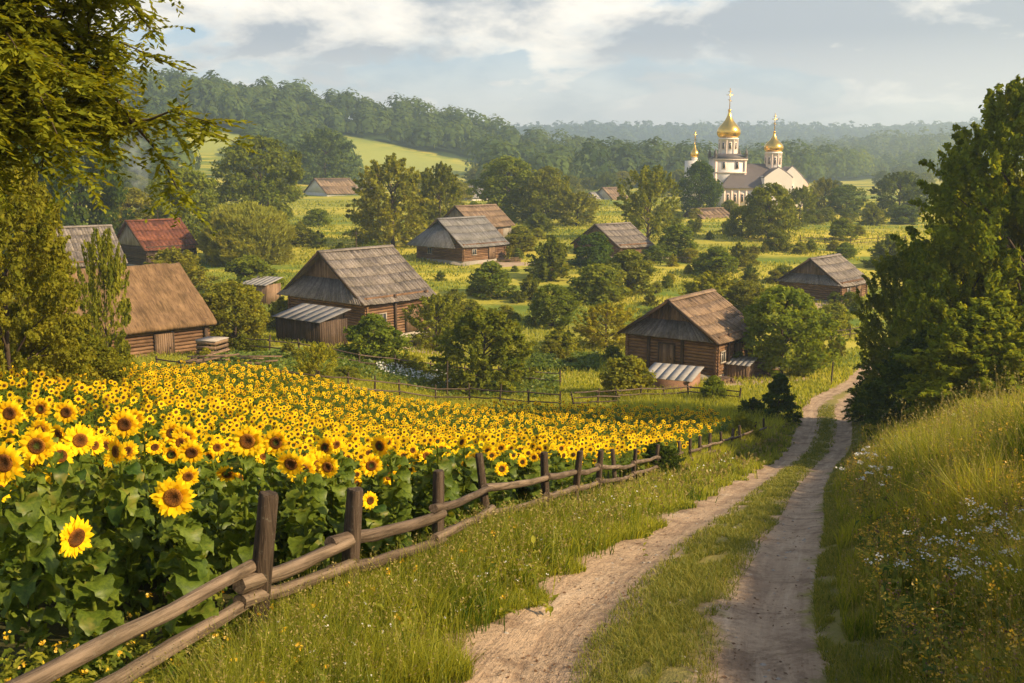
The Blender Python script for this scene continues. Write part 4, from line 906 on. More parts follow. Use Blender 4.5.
gx, gy = np.meshgrid(np.arange(-46, 14, .52), np.arange(5.6, 15, .52)); g2, h2 = np.meshgrid(np.arange(-46, 14, .40), np.arange(15, 52, .40)); gx = np.concatenate([(gx + rng.uniform(-.2, .2, gx.shape)).ravel(), (g2 + rng.uniform(-.17, .17, g2.shape)).ravel()]); gy = np.concatenate([(gy + rng.uniform(-.2, .2, gy.shape)).ravel(), (h2 + rng.uniform(-.17, .17, h2.shape)).ravel()])
ok = (gx < fence_x(gy) - .38) & (gy < far_edge(gx)) & (gx > -.56 * gy - 2.0) & ((gx + 8.75) ** 2 + (gy - 10.5) ** 2 > .8)
# ragged corner of weeds where the field meets the fence
ok &= ~((gy > 36) & (gx > fence_x(gy) - .8 - (gy - 36) * .08))
gx, gy = gx[ok], gy[ok]; o_ = np.argsort(gx ** 2 + gy ** 2); gx, gy = gx[o_], gy[o_]
hts = 1.72 - .54 * sstep(gy, 8.5, 14.5) + .11 * rng.normal(size=len(gx)).clip(-1.6, 1.6) + .25 * (vnoise(gx * .25, gy * .25, 21) - .5)
GRP = 'sunflowers in the front rows behind the rail fence'
LAB = {'brown': 'open yellow sunflower with a brown disc, one of many alike in the front rows', 'dark': 'open yellow sunflower with a very dark disc, one of many alike in the front rows',
       'green': 'open yellow sunflower with a green centred disc, one of many alike in the front rows', 'bud': 'half closed sunflower among the open blooms of the front rows'}
cnt = 0; k0 = 0
for i in range(len(gx)):
    if cnt >= 300 - len(heroes): break
    k0 = i + 1
    z_ = gz(gx[i], gy[i]) + hts[i] * (.95 if gy[i] < 9 else 1)
    px_, py_, dep = proj((gx[i], gy[i], z_))
    near = np.min(np.hypot(used[:, 0] - gx[i], used[:, 1] - gy[i]))
    if px_ < -60 or px_ > 560: continue
    if near < .25: continue
    z2 = z_ - (random.uniform(.1, .5) if random.random() < .3 else 0)
    if gy[i] < 7.6: continue
    if gy[i] < 7.6: z2 = gz(gx[i], gy[i]) + 1.15 + .3 * random.random()      # low, not yet open plants at the very edge
    kind = random.choices(['brown', 'dark', 'green', 'bud'], [.46, .24, .22, .08])[0]
    if gy[i] < 7.6: kind = 'bud'
    sunflower(gx[i], gy[i], z2, random.uniform(.72, .98) * (1 - .22 * float(sstep(gy[i], 8, 14))) * (.45 if gy[i] < 7.6 else 1), kind, LAB[kind], GRP, random.gauss(9, 25), random.gauss(6, 14), i); cnt += 1
# the rest of the field: one mass of simpler plants
def field_mass(x, y, h):
    mb = MB(); n = len(x); z = Hh(x, y); far = np.clip((y - 12) / 30, 0, 1)
    a = rng.normal(.12, .36, n); pit = rng.normal(.22, .2, n)
    Nn = np.stack([np.sin(a) * np.cos(pit), -np.cos(a) * np.cos(pit), np.sin(pit)], 1)
    X_ = np.stack([np.cos(a), np.sin(a), np.zeros(n)], 1); Y_ = np.cross(Nn, X_)
    C = np.stack([x, y, z + h], 1); R_ = rng.uniform(.085, .12, n) * (1.06 - .26 * far)
    K = 11; ang = np.arange(2 * K) / (2 * K) * 2 * math.pi; rad = np.where(np.arange(2 * K) % 2 == 0, 1.0, .74)
    rr = rad[None, :] * rng.uniform(.85, 1.12, (n, 2 * K)); lift = np.where(np.arange(2 * K) % 2 == 0, .012, 0.0)
    ring = C[:, None, :] + R_[:, None, None] * rr[..., None] * (np.cos(ang)[None, :, None] * X_[:, None, :] + np.sin(ang)[None, :, None] * Y_[:, None, :]) + Nn[:, None, :] * lift[None, :, None]
    V = np.concatenate([C[:, None, :], ring], 1); m = 2 * K + 1
    F = np.array([(0, 1 + k, 1 + (k + 1) % (2 * K)) for k in range(2 * K)]); F = (F[None] + (np.arange(n) * m)[:, None, None]).reshape(-1, 3)
    vv = np.clip(rng.normal(.5, .28, (n, 1)) + rng.normal(0, .15, (n, m)), 0, 1).ravel(); mb.add(V.reshape(-1, 3), F, 0, vv)
    # seed discs: domes of two rings
    ang = np.arange(9) / 9 * 2 * math.pi; r0 = R_ * .40
    r1 = C[:, None, :] + (r0[:, None, None]) * (np.cos(ang)[None, :, None] * X_[:, None] + np.sin(ang)[None, :, None] * Y_[:, None]) + Nn[:, None] * .013
    r2 = C[:, None, :] + (r0[:, None, None] * .55) * (np.cos(ang)[None, :, None] * X_[:, None] + np.sin(ang)[None, :, None] * Y_[:, None]) + Nn[:, None] * .026
    V = np.concatenate([r1, r2, (C + Nn * .024)[:, None]], 1); m = 19
    F4 = np.array([(k, (k + 1) % 9, 9 + (k + 1) % 9, 9 + k) for k in range(9)]); F3 = np.array([(9 + k, 9 + (k + 1) % 9, 18) for k in range(9)])
    base = np.concatenate([np.full(9, .85), np.full(9, .5), [.3]]); gr = (rng.random(n) < .2)[:, None]
    vv = np.clip(np.where(gr, base - .35, base)[:, :] + rng.normal(0, .08, (n, 1)), 0, 1)
    mb.add(V.reshape(-1, 3), (F4[None] + (np.arange(n) * m)[:, None, None]).reshape(-1, 4), 1, vv.ravel()); nv = mb.n - n * m
    mb.F.append((F3[None] + (np.arange(n) * m)[:, None, None]).reshape(-1, 3) + nv); mb.M.append(np.full(9 * n, 1, dtype=np.int32))
    # stalks
    w = .012; B0 = np.stack([x, y + .03, z], 1); B1 = C + np.array([0, .04, -.01]); ex = np.array([w, 0, 0]); V = np.stack([B0 - ex, B0 + ex, B1 + ex, B1 - ex], 1)
    mb.add(V.reshape(-1, 3), np.arange(4 * n).reshape(n, 4), 2, .6)
    # leaves
    for k in range(8):
        t = rng.uniform(.45, .95, n); az = rng.uniform(0, 6.28, n); l = rng.uniform(.15, .24, n) * (1.25 - .4 * t); Dd = np.stack([np.cos(az), np.sin(az), np.zeros(n)], 1); S = np.stack([-np.sin(az), np.cos(az), np.zeros(n)], 1)
        b = np.stack([x, y + .03, z + h * t], 1) + Dd * .06; up = rng.uniform(.0, .5, n)[:, None]; dn = rng.uniform(-.9, -.2, n)[:, None]; U = np.array([0, 0, 1.0])
        m1 = b + Dd * l[:, None] * .5 + U * l[:, None] * .5 * up; tp = m1 + Dd * l[:, None] * .5 + U * l[:, None] * .5 * dn; wd = (l * .42)[:, None]
        V = np.stack([b, m1 + S * wd + U * .03, tp, m1 - S * wd + U * .03], 1)
        mb.add(V.reshape(-1, 3), np.arange(4 * n).reshape(n, 4), 2, np.repeat(np.clip(rng.normal(.5, .2, n), 0, 1), 4))
    return mb
fm = field_mass(gx[k0:], gy[k0:], hts[k0:]).build('sunflower_field', [M_PETAL, M_DISC, M_SLEAF])
tag(fm, 'mass of yellow sunflowers covering the slope beyond the front rows', 'sunflower field', kind='stuff')
print('sunflowers mass', len(gx) - k0, 'dist', gy[k0 - 1])

# ------------------------------------------------------------------ grass, weeds, wild flowers
def blades(mb, x, y, h, w, lean=.35, mat=0, vmean=.5, vs_=.25, z0=-.03, yaw=None):
    n = len(x); z = Hh(x, y) + z0; a = rng.uniform(0, 6.28, n); S = np.stack([np.cos(a), np.sin(a), np.zeros(n)], 1)
    b = rng.uniform(0, 6.28, n); ll = (np.abs(rng.normal(lean, lean * .6, n)) * h)[:, None]; Dd = np.stack([np.cos(b), np.sin(b), np.zeros(n)], 1)
    h = h[:, None]; w = np.broadcast_to(w, (n,))[:, None] / 2; B = np.stack([x, y, z], 1); U = np.array([0, 0, 1.0])
    c1 = B + U * h * .55 + Dd * ll * .3; c2 = B + U * h * (1 - .25 * np.minimum(1, ll / h)) + Dd * ll
    V = np.stack([B - S * w, B + S * w, c1 + S * w * .8, c1 - S * w * .8, c2], 1).reshape(-1, 3)
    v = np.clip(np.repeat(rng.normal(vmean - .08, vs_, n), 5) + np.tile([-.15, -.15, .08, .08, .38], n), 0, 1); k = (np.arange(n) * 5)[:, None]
    mb.add(V, k + np.array([0, 1, 2, 3]), mat, v); nv = mb.n - n * 5
    mb.F.append(k + np.array([3, 2, 4]) + nv); mb.M.append(np.full(n, mat, dtype=np.int32)); return c2
def sampleY(n, a, b, p): u = rng.random(n); q = 1 - p; return (a ** q + u * (b ** q - a ** q)) ** (1 / q)
def clumpy(x, y, sc, thr, seed): return vnoise(x * sc, y * sc, seed) * .6 + vnoise(x * sc * 2.7, y * sc * 2.7, seed + 1) * .4 > thr
def bw(y): return np.maximum(.005, y * .00095)
# verge between the fence and the left rut
mb = MB(); n = 210000; Y = sampleY(n, 3.2, 62, 1.55); xl = fence_x(Y) - .5; xr = road_x(Y) - 1.66 + .8 * (vnoise(Y * 1.3, Y * 0, 31) - .5); t = rng.random(n); X = xl + (xr - xl) * t
k = (xr > xl) & clumpy(X, Y, 1.4, .27, 33); X, Y, t = X[k], Y[k], t[k]; hh = (.46 - .28 * t - .12 * sstep(Y, 26, 40) * (1 - t)) * (.45 + .55 * sstep(t, .08, .35)) * rng.uniform(.5, 1.3, len(X)) * (.55 + .9 * vnoise(X * .9, Y * .9, 35)); hh *= 1
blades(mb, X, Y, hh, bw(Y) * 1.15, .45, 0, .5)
k = rng.random(len(X)) < .012; c = blades(mb, X[k], Y[k], hh[k] * 1.5 + .10, bw(Y[k]) * .6, .25, 1, .6)
for q in range(3): cards(mb, c - np.array([0, 0, .02 + .035 * q]) + rng.normal(0, .008, c.shape), rng.normal(size=c.shape), bw(Y[k]) * 1.6, 2.4, 1)
for q_ in range(330):       # taller tussocks
    y0 = float(sampleY(1, 3.4, 48 if q_ % 2 else 13, 1.2)[0]); tq = random.random() ** (1.5 if q_ % 2 else 2.4); tq = .16 + .84 * tq; x0 = float(fence_x(y0)) + .1 + tq * (float(road_x(y0)) - 1.9 - float(fence_x(y0))); m_ = int(130 if y0 < 15 else 60)
    rr_ = rng.normal(0, .12 + .004 * y0, (m_, 2)); yy_ = np.full(m_, y0) + rr_[:, 1]; c_ = blades(mb, x0 + rr_[:, 0], yy_, rng.uniform(.35, .80, m_) * (1 - .35 * tq), bw(yy_) * 1.2, .38, 0, random.uniform(.05, .7), .15)
    kk = rng.random(m_) < .12; cc_ = c_[kk]
    for q in range(4): cards(mb, cc_ + rng.normal(0, .012, cc_.shape) - (0, 0, .025 * q), rng.normal(size=cc_.shape), float(bw(np.array([y0]))[0]) * 1.8, 2.2, 1)
v_ = mb.build('verge_grass', [M_GRASS, M_DRY]); tag(v_, 'tall sunlit grass between the rail fence and the dirt road', 'grass', kind='stuff')
# field edge weeds under the fence and at the far end of the field
mb = MB(); n = 40000; Y = sampleY(n, 30, 66, 1.1); X = fence_x(Y) + rng.uniform(-1.6, .5, n) * (1 + 3 * sstep(Y, 46, 50)); k = clumpy(X, Y, .8, .35, 37); X, Y = X[k], Y[k]; blades(mb, X, Y, rng.uniform(.3, .95, len(X)), bw(Y) * 1.2, .3, 0, .6)
n = 150000; X = rng.uniform(-40, 14, n); Y = far_edge(X) + rng.uniform(-.8, 15, n); k = (Y > far_edge(X) - .8) & (X < road_x(Y) - 2.2 + .5 * rng.normal(size=n)); X, Y = X[k], Y[k]; blades(mb, X, Y, rng.uniform(.10, .42, len(X)), bw(Y) * 1.3, .35, 0, .72)
o = mb.build('field_edge_weeds', [M_GRASS]); tag(o, 'pale weedy grass along the far end of the sunflower field', 'weeds', kind='stuff')
# litter and small stones on the road
mb = MB(); n = 2600; Y = sampleY(n, 3.6, 45, 1.5); lat = rng.choice([-1.0, .8], n, p=[.5, .5]) + rng.normal(0, .42, n); X = road_x(Y) + lat; k = clumpy(X, Y, 1.0, .42, 81); X, Y = X[k], Y[k]
C = np.stack([X, Y, Hh(X, Y) + .008], 1); cards(mb, C, rng.normal(0, .25, C.shape) + (0, 0, 1), rng.uniform(.006, .026, len(X)) ** 1.0, 1.9, 0)
o = mb.build('road_litter', [M_ROSE]); tag(o, 'bits of dry leaf and straw lying in the wheel ruts', 'litter', kind='stuff')
mb = MB(); n = 420; Y = sampleY(n, 3.6, 40, 1.4); X = road_x(Y) + rng.normal(0, 1.1, n)
for x, y in zip(X, Y):
    q = random.uniform(.010, .032); V = np.array([(1, 0, 0), (.5, .9, 0), (-.5, .8, 0), (-1, 0, 0), (-.4, -.9, 0), (.6, -.8, 0), (.4, 0, .8), (-.4, .1, .7)]) * q * np.array([1, 1, .8]) @ rotz(random.uniform(0, 6)).T + (x, y, gz(x, y) - .002)
    mb.add(V, [(0, 1, 6), (1, 2, 7), (2, 3, 7), (3, 4, 7), (4, 5, 6), (5, 0, 6)], 0, .5); mb.add(V, [(1, 7, 6), (4, 6, 7)], 0, .5)
o = mb.build('road_pebbles', [M_STONE], smooth=False); tag(o, 'small stones scattered over the dirt road', 'pebbles', kind='stuff')
# crown of grass between the ruts, and thin grass on the shoulders
mb = MB(); n = 100000; Y = sampleY(n, 3.5, 60, 1.5); lat = rng.normal(0, .30, n) + .22 * (vnoise(Y * .9, Y * 0 + 5, 39) - .5); k = (np.abs(lat) < .56) & clumpy(lat * 3, Y * 1.2, 1.2, .36, 41); lat, Y = lat[k], Y[k]
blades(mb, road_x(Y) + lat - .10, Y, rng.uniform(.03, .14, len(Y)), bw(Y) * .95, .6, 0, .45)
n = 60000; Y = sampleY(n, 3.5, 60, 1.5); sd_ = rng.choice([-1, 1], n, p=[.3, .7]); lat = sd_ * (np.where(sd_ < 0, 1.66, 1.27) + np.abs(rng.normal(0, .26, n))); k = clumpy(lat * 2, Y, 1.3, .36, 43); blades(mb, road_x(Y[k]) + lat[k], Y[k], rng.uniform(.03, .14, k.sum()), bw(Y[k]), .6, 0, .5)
o = mb.build('road_grass', [M_GRASS_SHORT]); tag(o, 'short worn grass strip between the two wheel ruts', 'grass', kind='stuff')
# flowery bank right of the road
mb = MB(); n = 380000; Y = sampleY(n, 2.2, 56, 1.65); mx = np.minimum(14, .56 * Y + 2.5 - road_x(Y)); lat = 1.5 + (mx - 1.5) * rng.random(n) ** .9; k = (lat > 1.35) & clumpy(lat, Y, 1.1, .29, 45); lat, Y = lat[k], Y[k]; X = road_x(Y) + lat
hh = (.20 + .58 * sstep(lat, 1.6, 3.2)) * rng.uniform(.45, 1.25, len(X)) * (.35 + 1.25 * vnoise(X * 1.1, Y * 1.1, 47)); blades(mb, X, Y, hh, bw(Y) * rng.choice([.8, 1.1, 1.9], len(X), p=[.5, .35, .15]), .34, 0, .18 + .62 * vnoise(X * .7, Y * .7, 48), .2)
k = rng.random(len(X)) < .04; ht = hh[k] * 1.25 + .18; c = blades(mb, X[k], Y[k], ht, bw(Y[k]) * .55, .2, 1, .5)
for q in range(4): cards(mb, c - np.array([0, 0, .03 * q]) + rng.normal(0, .010, c.shape), rng.normal(size=c.shape), np.maximum(.008, Y[k] * .0012)[:] * rng.uniform(.6, 1.3, len(c)), 1.9, 1)
o = mb.build('bank_grass', [M_BANK, M_DRY]); tag(o, 'tall golden meadow grass on the bank right of the road', 'grass', kind='stuff')
mb = MB()
for _ in range(3400):      # leafy herbs with brown or yellow seed heads standing among the grass
    y0 = float(sampleY(1, 2.6, 42, 1.25)[0]); la_ = 1.75 + (min(11, .56 * y0 + 2 - float(road_x(y0))) - 1.75) * random.random(); x0 = float(road_x(y0)) + la_; z0_ = gz(x0, y0); ht_ = random.uniform(.35, .85) * (.5 + .5 * min(1, (la_ - 1.5) / 1.6)); k_ = random.randint(5, 9); ky = max(1, y0 / 9)
    dx, dy = random.gauss(0, .06), random.gauss(0, .06)
    w_ = .0032 * ky; mb.add([(x0 - w_, y0, z0_ - .03), (x0 + w_, y0, z0_ - .03), (x0 + w_ * .6 + dx, y0 + dy, z0_ + ht_), (x0 - w_ * .6 + dx, y0 + dy, z0_ + ht_)], [(0, 1, 2, 3)], 1, .2)
    if y0 < 22:
        for j in range(k_):
            t_ = (j + .5) / k_ * .8; bent_leaf(mb, (x0 + dx * t_, y0 + dy * t_, z0_ + ht_ * t_), random.uniform(0, 6.28), random.uniform(.05, .13), random.uniform(.015, .04), R(random.uniform(20, 60)), random.uniform(.3, 1.1), 0, random.random() * .7)
    m_ = random.randint(4, 9); ty = random.choices([2, 3, 1], [.4, .35, .25])[0]; cc_ = np.array([[x0 + dx, y0 + dy, z0_ + ht_]]) + rng.normal(0, 1, (m_, 3)) * (.012 * ky ** .5, .012 * ky ** .5, .035)
    cards(mb, cc_, rng.normal(size=(m_, 3)), (.015 if ty != 3 else .018) * ky ** .6, 1.5, ty)
o = mb.build('bank_herbs', [M_BANK, M_DRY, M_ROSE, M_YEL]); tag(o, 'leafy herbs with brown and yellow heads standing out of the bank grass', 'weeds', kind='stuff')
def flower_cards(mb, x, y, h, size, nper, spread, mat, stalk=True, flat=.8):
    n = len(x)
    c = blades(mb, x, y, h, bw(y) * .55, .16, 1, .35)
    for q in range(nper):
        o_ = rng.normal(0, 1, (n, 3)) * spread * np.array([1, 1, .35]); nn_ = rng.normal(0, .45, (n, 3)) + np.array([0, -.25, 1])
        cards(mb, c + o_, nn_, size * rng.uniform(.7, 1.3, n), 1.15, mat)
mb = MB(); n = 15000; Y = sampleY(n, 2.8, 50, 1.25); mx = np.minimum(12, .56 * Y + 2 - road_x(Y)); lat = 1.7 + (mx - 1.7) * rng.random(n); X = road_x(Y) + lat; k = clumpy(X, Y, .7, .42, 51)
X, Y, lat = X[k], Y[k], lat[k]; flower_cards(mb, X, Y, (.2 + .42 * sstep(lat, 1.6, 3.4)) * rng.uniform(.7, 1.25, len(X)), np.maximum(.015, Y * .0018), 5, .012, 0)
o = mb.build('yellow_wildflowers', [M_YEL, M_GRASS]); tag(o, 'small yellow wildflowers scattered through the bank grass', 'wildflowers', kind='stuff')
mb = MB()
pts = []
for (cx_, cy_, rx_, ry_, n) in ((948, 572, 24, 16, 16), (965, 596, 20, 12, 9), (1000, 560, 20, 25, 8), (890, 585, 10, 7, 6), (985, 540, 30, 20, 9), (880, 470, 30, 10, 9), (905, 430, 34, 8, 22), (872, 445, 14, 5, 14), (960, 400, 40, 8, 16), (1010, 600, 15, 30, 6)):
    for _ in range(n):
        q = P(cx_ + random.gauss(0, rx_ * .6), cy_ + random.gauss(0, ry_ * .6) + 32)
        if q is not None: pts.append(q[:2])
pts = np.array(pts); flower_cards(mb, pts[:, 0], pts[:, 1], rng.uniform(.45, .75, len(pts)), np.maximum(.018, pts[:, 1] * .0020), 11, .032, 0)
n = 190; Y = sampleY(n, 4, 40, 1.3); X = fence_x(Y) + .3 + rng.random(n) * .9; flower_cards(mb, X, Y, rng.uniform(.2, .5, n), np.maximum(.013, Y * .0015), 3, .01, 0)
o = mb.build('white_wildflowers', [M_WHITE, M_GRASS]); tag(o, 'white yarrow like umbels in drifts on the bank and verge', 'wildflowers', kind='stuff')
# broad leaved weeds in the foreground corner under the fence
mb = MB(); n = 2600; Y = sampleY(n, 3.3, 12, 1.3); X = fence_x(Y) + rng.normal(-.05, .5, n); q_ = rng.random(n) < .25; Y = np.where(q_, rng.uniform(3.9, 7.2, n), Y); X = np.where(q_, fence_x(Y) - rng.uniform(.1, 1.6, n), X)
for x, y in zip(X, Y):
    z = gz(x, y); k_ = random.randint(3, 6); hh_ = random.uniform(.06, .38)
    for j in range(k_): bent_leaf(mb, (x, y, z + hh_ * (j + .5) / k_), random.uniform(0, 6.28), random.uniform(.05, .12), random.uniform(.03, .06), R(random.uniform(20, 60)), random.uniform(.4, 1.3), 0, random.random())
    if random.random() < .1:
        cards(mb, np.array([[x, y, z + hh_ + .12]]) + rng.normal(0, .012, (7, 3)), rng.normal(size=(7, 3)), .022, 1.3, 1)
o = mb.build('fence_foot_weeds', [M_GRASS, M_YEL]); tag(o, 'broad leaved weeds at the foot of the near rail fence', 'weeds', kind='stuff')
# meadow tufts over the valley
mb = MB(); n = 170000; Y = sampleY(n, 56, 300, 1.5); X = rng.uniform(-.55, .50, n) * Y; lat = X - road_x(Y)
k = (np.abs(lat) > 1.6) & clumpy(X, Y, .13, .40, 61) & ~((X < 14) & (Y < 62)); X, Y = X[k], Y[k]
blades(mb, X, Y, rng.uniform(.14, .42, len(X)) * (1 + Y / 400), Y * .0013, .4, 0, .62, .25)
o = mb.build('meadow_grass', [M_GRASS]); tag(o, 'rough meadow grass spread over the valley floor', 'grass', kind='stuff')
# garden crops
mb = MB()
def crop(px0, px1, py0, py1, n, size, mat, hz):
    a, b = P((px0 + px1) / 2, py0), P((px0 + px1) / 2, py1)
    Y = rng.uniform(b[1], a[1], n) ; X = ((px0 + (px1 - px0) * rng.random(n)) - 512) / FPX * Y; Y = np.round(Y / .9) * .9 + rng.normal(0, .14, n)
    C = np.stack([X, Y, Hh(X, Y) + hz * rng.random(n)], 1); cards(mb, C, rng.normal(0, .6, (n, 3)) + np.array([0, -.2, 1]), size * rng.uniform(.6, 1.3, n), 1.2, mat)
crop(522, 600, 358, 372, 5200, .26, 0, .45); crop(335, 560, 372, 398, 9000, .22, 0, .4); crop(200, 330, 356, 376, 4000, .24, 0, .4)
crop(375, 450, 372, 384, 1100, .13, 1, .55); crop(560, 640, 262, 268, 1500, .4, 0, .5)
o = mb.build('garden_crops', [M_SLEAF, M_WHITE]); tag(o, 'rows of leafy vegetables and pale flowers in the cottage gardens', 'crops', kind='stuff')

# ------------------------------------------------------------------ the trees and bushes one can tell apart
V_ = [
 ('broad', 187, 246, 84, 70, 'mid', 'spreading tree standing above the rusty red roof'),
 ('tall', 262, 224, 94, 84, 'mid', 'big dark crowned tree left of centre, behind the round willow'),
 ('round', 248, 262, 68, 90, 'willow', 'large smooth dome shaped pale willow bush'),
 ('tall', 393, 246, 94, 80, 'olive', 'brownish olive tree with a straight trunk above the largest barn'),
 ('broad', 440, 236, 76, 54, 'olive', 'lighter tree touching the brownish olive one on its right'),
 ('broad', 508, 222, 70, 74, 'mid', 'dense broad tree, larger half of the pair in the middle distance'),
 ('tall', 548, 224, 62, 44, 'olive', 'narrower lit tree leaning on the dense broad one'),
 ('broad', 326, 192, 66, 60, 'blue', 'bluish tree on the slope behind the distant red brown roof'),
 ('loose', 648, 240, 78, 64, 'olive', 'birch like tree with drooping thin foliage left of the church'),
 ('egg', 699, 214, 58, 46, 'dark', 'dark compact oval tree right in front of the small gold dome'),
 ('broad', 768, 240, 62, 54, 'mid', 'bushy tree covering the lower front of the church'),
 ('broad', 799, 226, 42, 34, 'mid', 'smaller tree at the right foot of the church'),
 ('broad', 742, 237, 34, 34, 'olive', 'low tree at the left foot of the church'),
 ('broad', 898, 214, 44, 56, 'blue', 'round grey green tree standing alone right of the church'),
 ('broad', 846, 214, 32, 36, 'blue', 'hazy tree between the church and the round grey green tree'),
 ('broad', 824, 212, 36, 30, 'olive', 'hazy yellowish tree just right of the church'),
 ('broad', 780, 374, 96, 98, 'mid', 'large orchard tree with visible trunk right of the road house', ),
 ('broad', 485, 394, 92, 92, 'mid', 'dark orchard tree with short trunk in the garden right of the largest barn'),
 ('bush', 374, 363, 54, 62, 'mid', 'round dark green bush in front of the largest barn'),
 ('loose', 437, 350, 60, 56, 'olive', 'light loose tree at the right corner of the largest barn'),
 ('broad', 236, 346, 72, 72, 'olive', 'yellow green orchard tree between the thatched cottage and the largest barn'),
 ('broad', 178, 306, 62, 66, 'olive', 'pale green tree below the rusty red roof'),
 ('bush', 222, 262, 28, 30, 'mid', 'small bush left under the round willow'),
 ('bush', 250, 296, 46, 60, 'mid', 'wide bush below the round willow'),
 ('bush', 300, 328, 40, 50, 'mid', 'bush before the lean-to of the largest barn'),
 ('bush', 282, 330, 34, 40, 'olive', 'pale bush left of the lean-to shed'),
 ('loose', 318, 388, 50, 42, 'lime', 'light airy shrub standing at the far field fence'),
 ('bush', 627, 398, 50, 58, 'olive', 'rounded yellow green bush left of the brick shed'),
 ('bush', 713, 404, 32, 32, 'mid', 'small round bush between the brick shed and the conifer like bush'),
 ('cone', 778, 424, 58, 52, 'dark', 'dark conifer like bush beside the road bend'),
 ('bush', 753, 420, 24, 34, 'dark', 'low dark shrub attached to the conifer like bush on its left'),
 ('loose', 606, 348, 48, 66, 'lime', 'bright yellow green tree left of the road house'),
 ('broad', 552, 326, 46, 52, 'mid', 'dark bluish tree left of the bright yellow green one'),
 ('bush', 598, 302, 44, 58, 'mid', 'dark bush in the middle of the valley, over the bright yellow green tree'),
 ('bush', 628, 292, 46, 56, 'olive', 'sunlit bush right of the mid valley dark bush'),
 ('bush', 551, 279, 44, 50, 'mid', 'dark round bush left of the purplish roof'),
 ('bush', 594, 267, 40, 44, 'dark', 'dark bush hiding the middle of the purplish roof'),
 ('bush', 491, 296, 38, 52, 'mid', 'bush below the blue grey roofed house'),
 ('bush', 530, 300, 26, 30, 'olive', 'small light bush right of the one under the blue grey roofed house'),
 ('bush', 678, 254, 34, 40, 'mid', 'bush right of the birch like tree'),
 ('bush', 716, 276, 32, 50, 'mid', 'wide dark bush midway between road house and church'),
 ('bush', 738, 268, 26, 28, 'olive', 'light bush stuck to the wide dark one'),
 ('broad', 712, 316, 46, 64, 'lime', 'yellow green tree behind the ridge of the road house'),
 ('broad', 745, 318, 42, 44, 'olive', 'tree filling the gap between the road house and the orchard tree'),
 ('bush', 834, 330, 32, 36, 'olive', 'pale bush in front of the pinkish grey roofed house'),
 ('bush', 850, 308, 18, 26, 'mid', 'small bush at the wall of the pinkish grey roofed house'),
 ('bush', 888, 268, 34, 44, 'mid', 'bush between the pinkish grey roof and the tall trees'),
 ('bush', 776, 250, 24, 30, 'mid', 'round bush below the church, left of the lone meadow bushes'),
 ('bush', 841, 240, 24, 30, 'mid', 'dark bush alone in the bright meadow under the hazy trees'),
 ('bush', 873, 225, 20, 28, 'olive', 'bush at the left foot of the round grey green tree'),
 ('bush', 905, 224, 22, 30, 'blue', 'bush at the right foot of the round grey green tree'),
 ('bush', 811, 252, 14, 14, 'mid', 'tiny dark bush in the bright meadow strip'),
 ('bush', 750, 282, 18, 20, 'mid', 'tiny bush at the near edge of the bright meadow'),
 ('bush', 783, 282, 20, 24, 'mid', 'small bush left of the pinkish grey roof'),
 ('bush', 845, 258, 17, 26, 'mid', 'small bush above the ridge of the pinkish grey roofed house'),
 ('bush', 342, 268, 26, 30, 'mid', 'bush above the ridge of the largest barn'),
 ('bush', 318, 226, 20, 28, 'mid', 'bush right of the big dark crowned tree'),
 ('bush', 300, 246, 24, 36, 'olive', 'pale bush right of the round willow'),
 ('bush', 374, 262, 22, 30, 'mid', 'bush under the brownish olive tree'),
 ('bush', 400, 284, 28, 34, 'olive', 'bush at the upper right of the largest barn roof'),
 ('cone', 433, 222, 26, 12, 'dark', 'thin dark conifer beside the pale walled house'),
 ('bush', 520, 252, 28, 40, 'olive', 'light bush right of the pale walled house'),
 ('bush', 538, 232, 20, 34, 'mid', 'bush at the foot of the dense broad tree pair'),
 ('broad', 577, 226, 36, 42, 'olive', 'soft light tree right of the narrower lit tree'),
 ('bush', 690, 262, 16, 24, 'olive', 'little pale bush between two darker valley bushes'),
 ('bush', 655, 262, 18, 28, 'mid', 'low bush under the birch like tree'),
 ('bush', 455, 312, 24, 36, 'lime', 'bright shrub right of the largest barn roof edge'),
 ('bush', 640, 345, 22, 30, 'olive', 'low shrub hiding the left wall foot of the road house'),
 ('bush', 812, 366, 30, 40, 'olive', 'pale shrub between the orchard tree and the tall trees'),
 ('bush', 560, 352, 26, 44, 'lime', 'low lime shrub by the vegetable plot'),
 ('bush', 410, 372, 20, 40, 'lime', 'low lime shrub in the garden below the largest barn'),
 ('bush', 345, 380, 16, 34, 'olive', 'low shrub by the garden fence'),
 ('bush', 512, 378, 24, 36, 'mid', 'low bush right of the dark orchard tree trunk'),
 ('bush', 150, 392, 30, 40, 'olive', 'shrub below the wall of the thatched cottage'),
 ('bush', 118, 384, 34, 46, 'mid', 'shrub under the loose olive tree at the field edge'),
]
for r_ in V_:
    veg(r_[0], r_[1], r_[2], r_[3], r_[4], r_[5], r_[6], 'tree' if r_[0] in ('broad', 'tall', 'loose', 'egg') or r_[6].startswith('thin') else 'bush', name='bush' if r_[0] == 'cone' and 'bush' in r_[6] else None)
def spot(kind, px, Y, ptop, wpx, tone, label, cat='tree', name=None):
    """a plant whose foot is hidden: bearing, distance and the height its top reaches"""
    x = (px - 512) / FPX * Y * 1.0; z = gz(x, Y); d = ray(px, ptop); s = Y / d[1]; top = d[2] * s
    x = d[0] * s; z = gz(x, Y); return plant(kind, x, Y, top - z, wpx * s / FPX, tone, label, cat, name=name, z=z - .05)
spot('near', -10, 27, 158, 175, 'olive', 'tall leafy tree at the extreme edge behind the sunflowers')
spot('near', 24, 34, 236, 66, 'olive', 'second leafy tree behind the sunflowers, lower and set back')
spot('loose', 100, 46, 236, 60, 'olive', 'loose brownish olive tree in front of the thatched cottage')
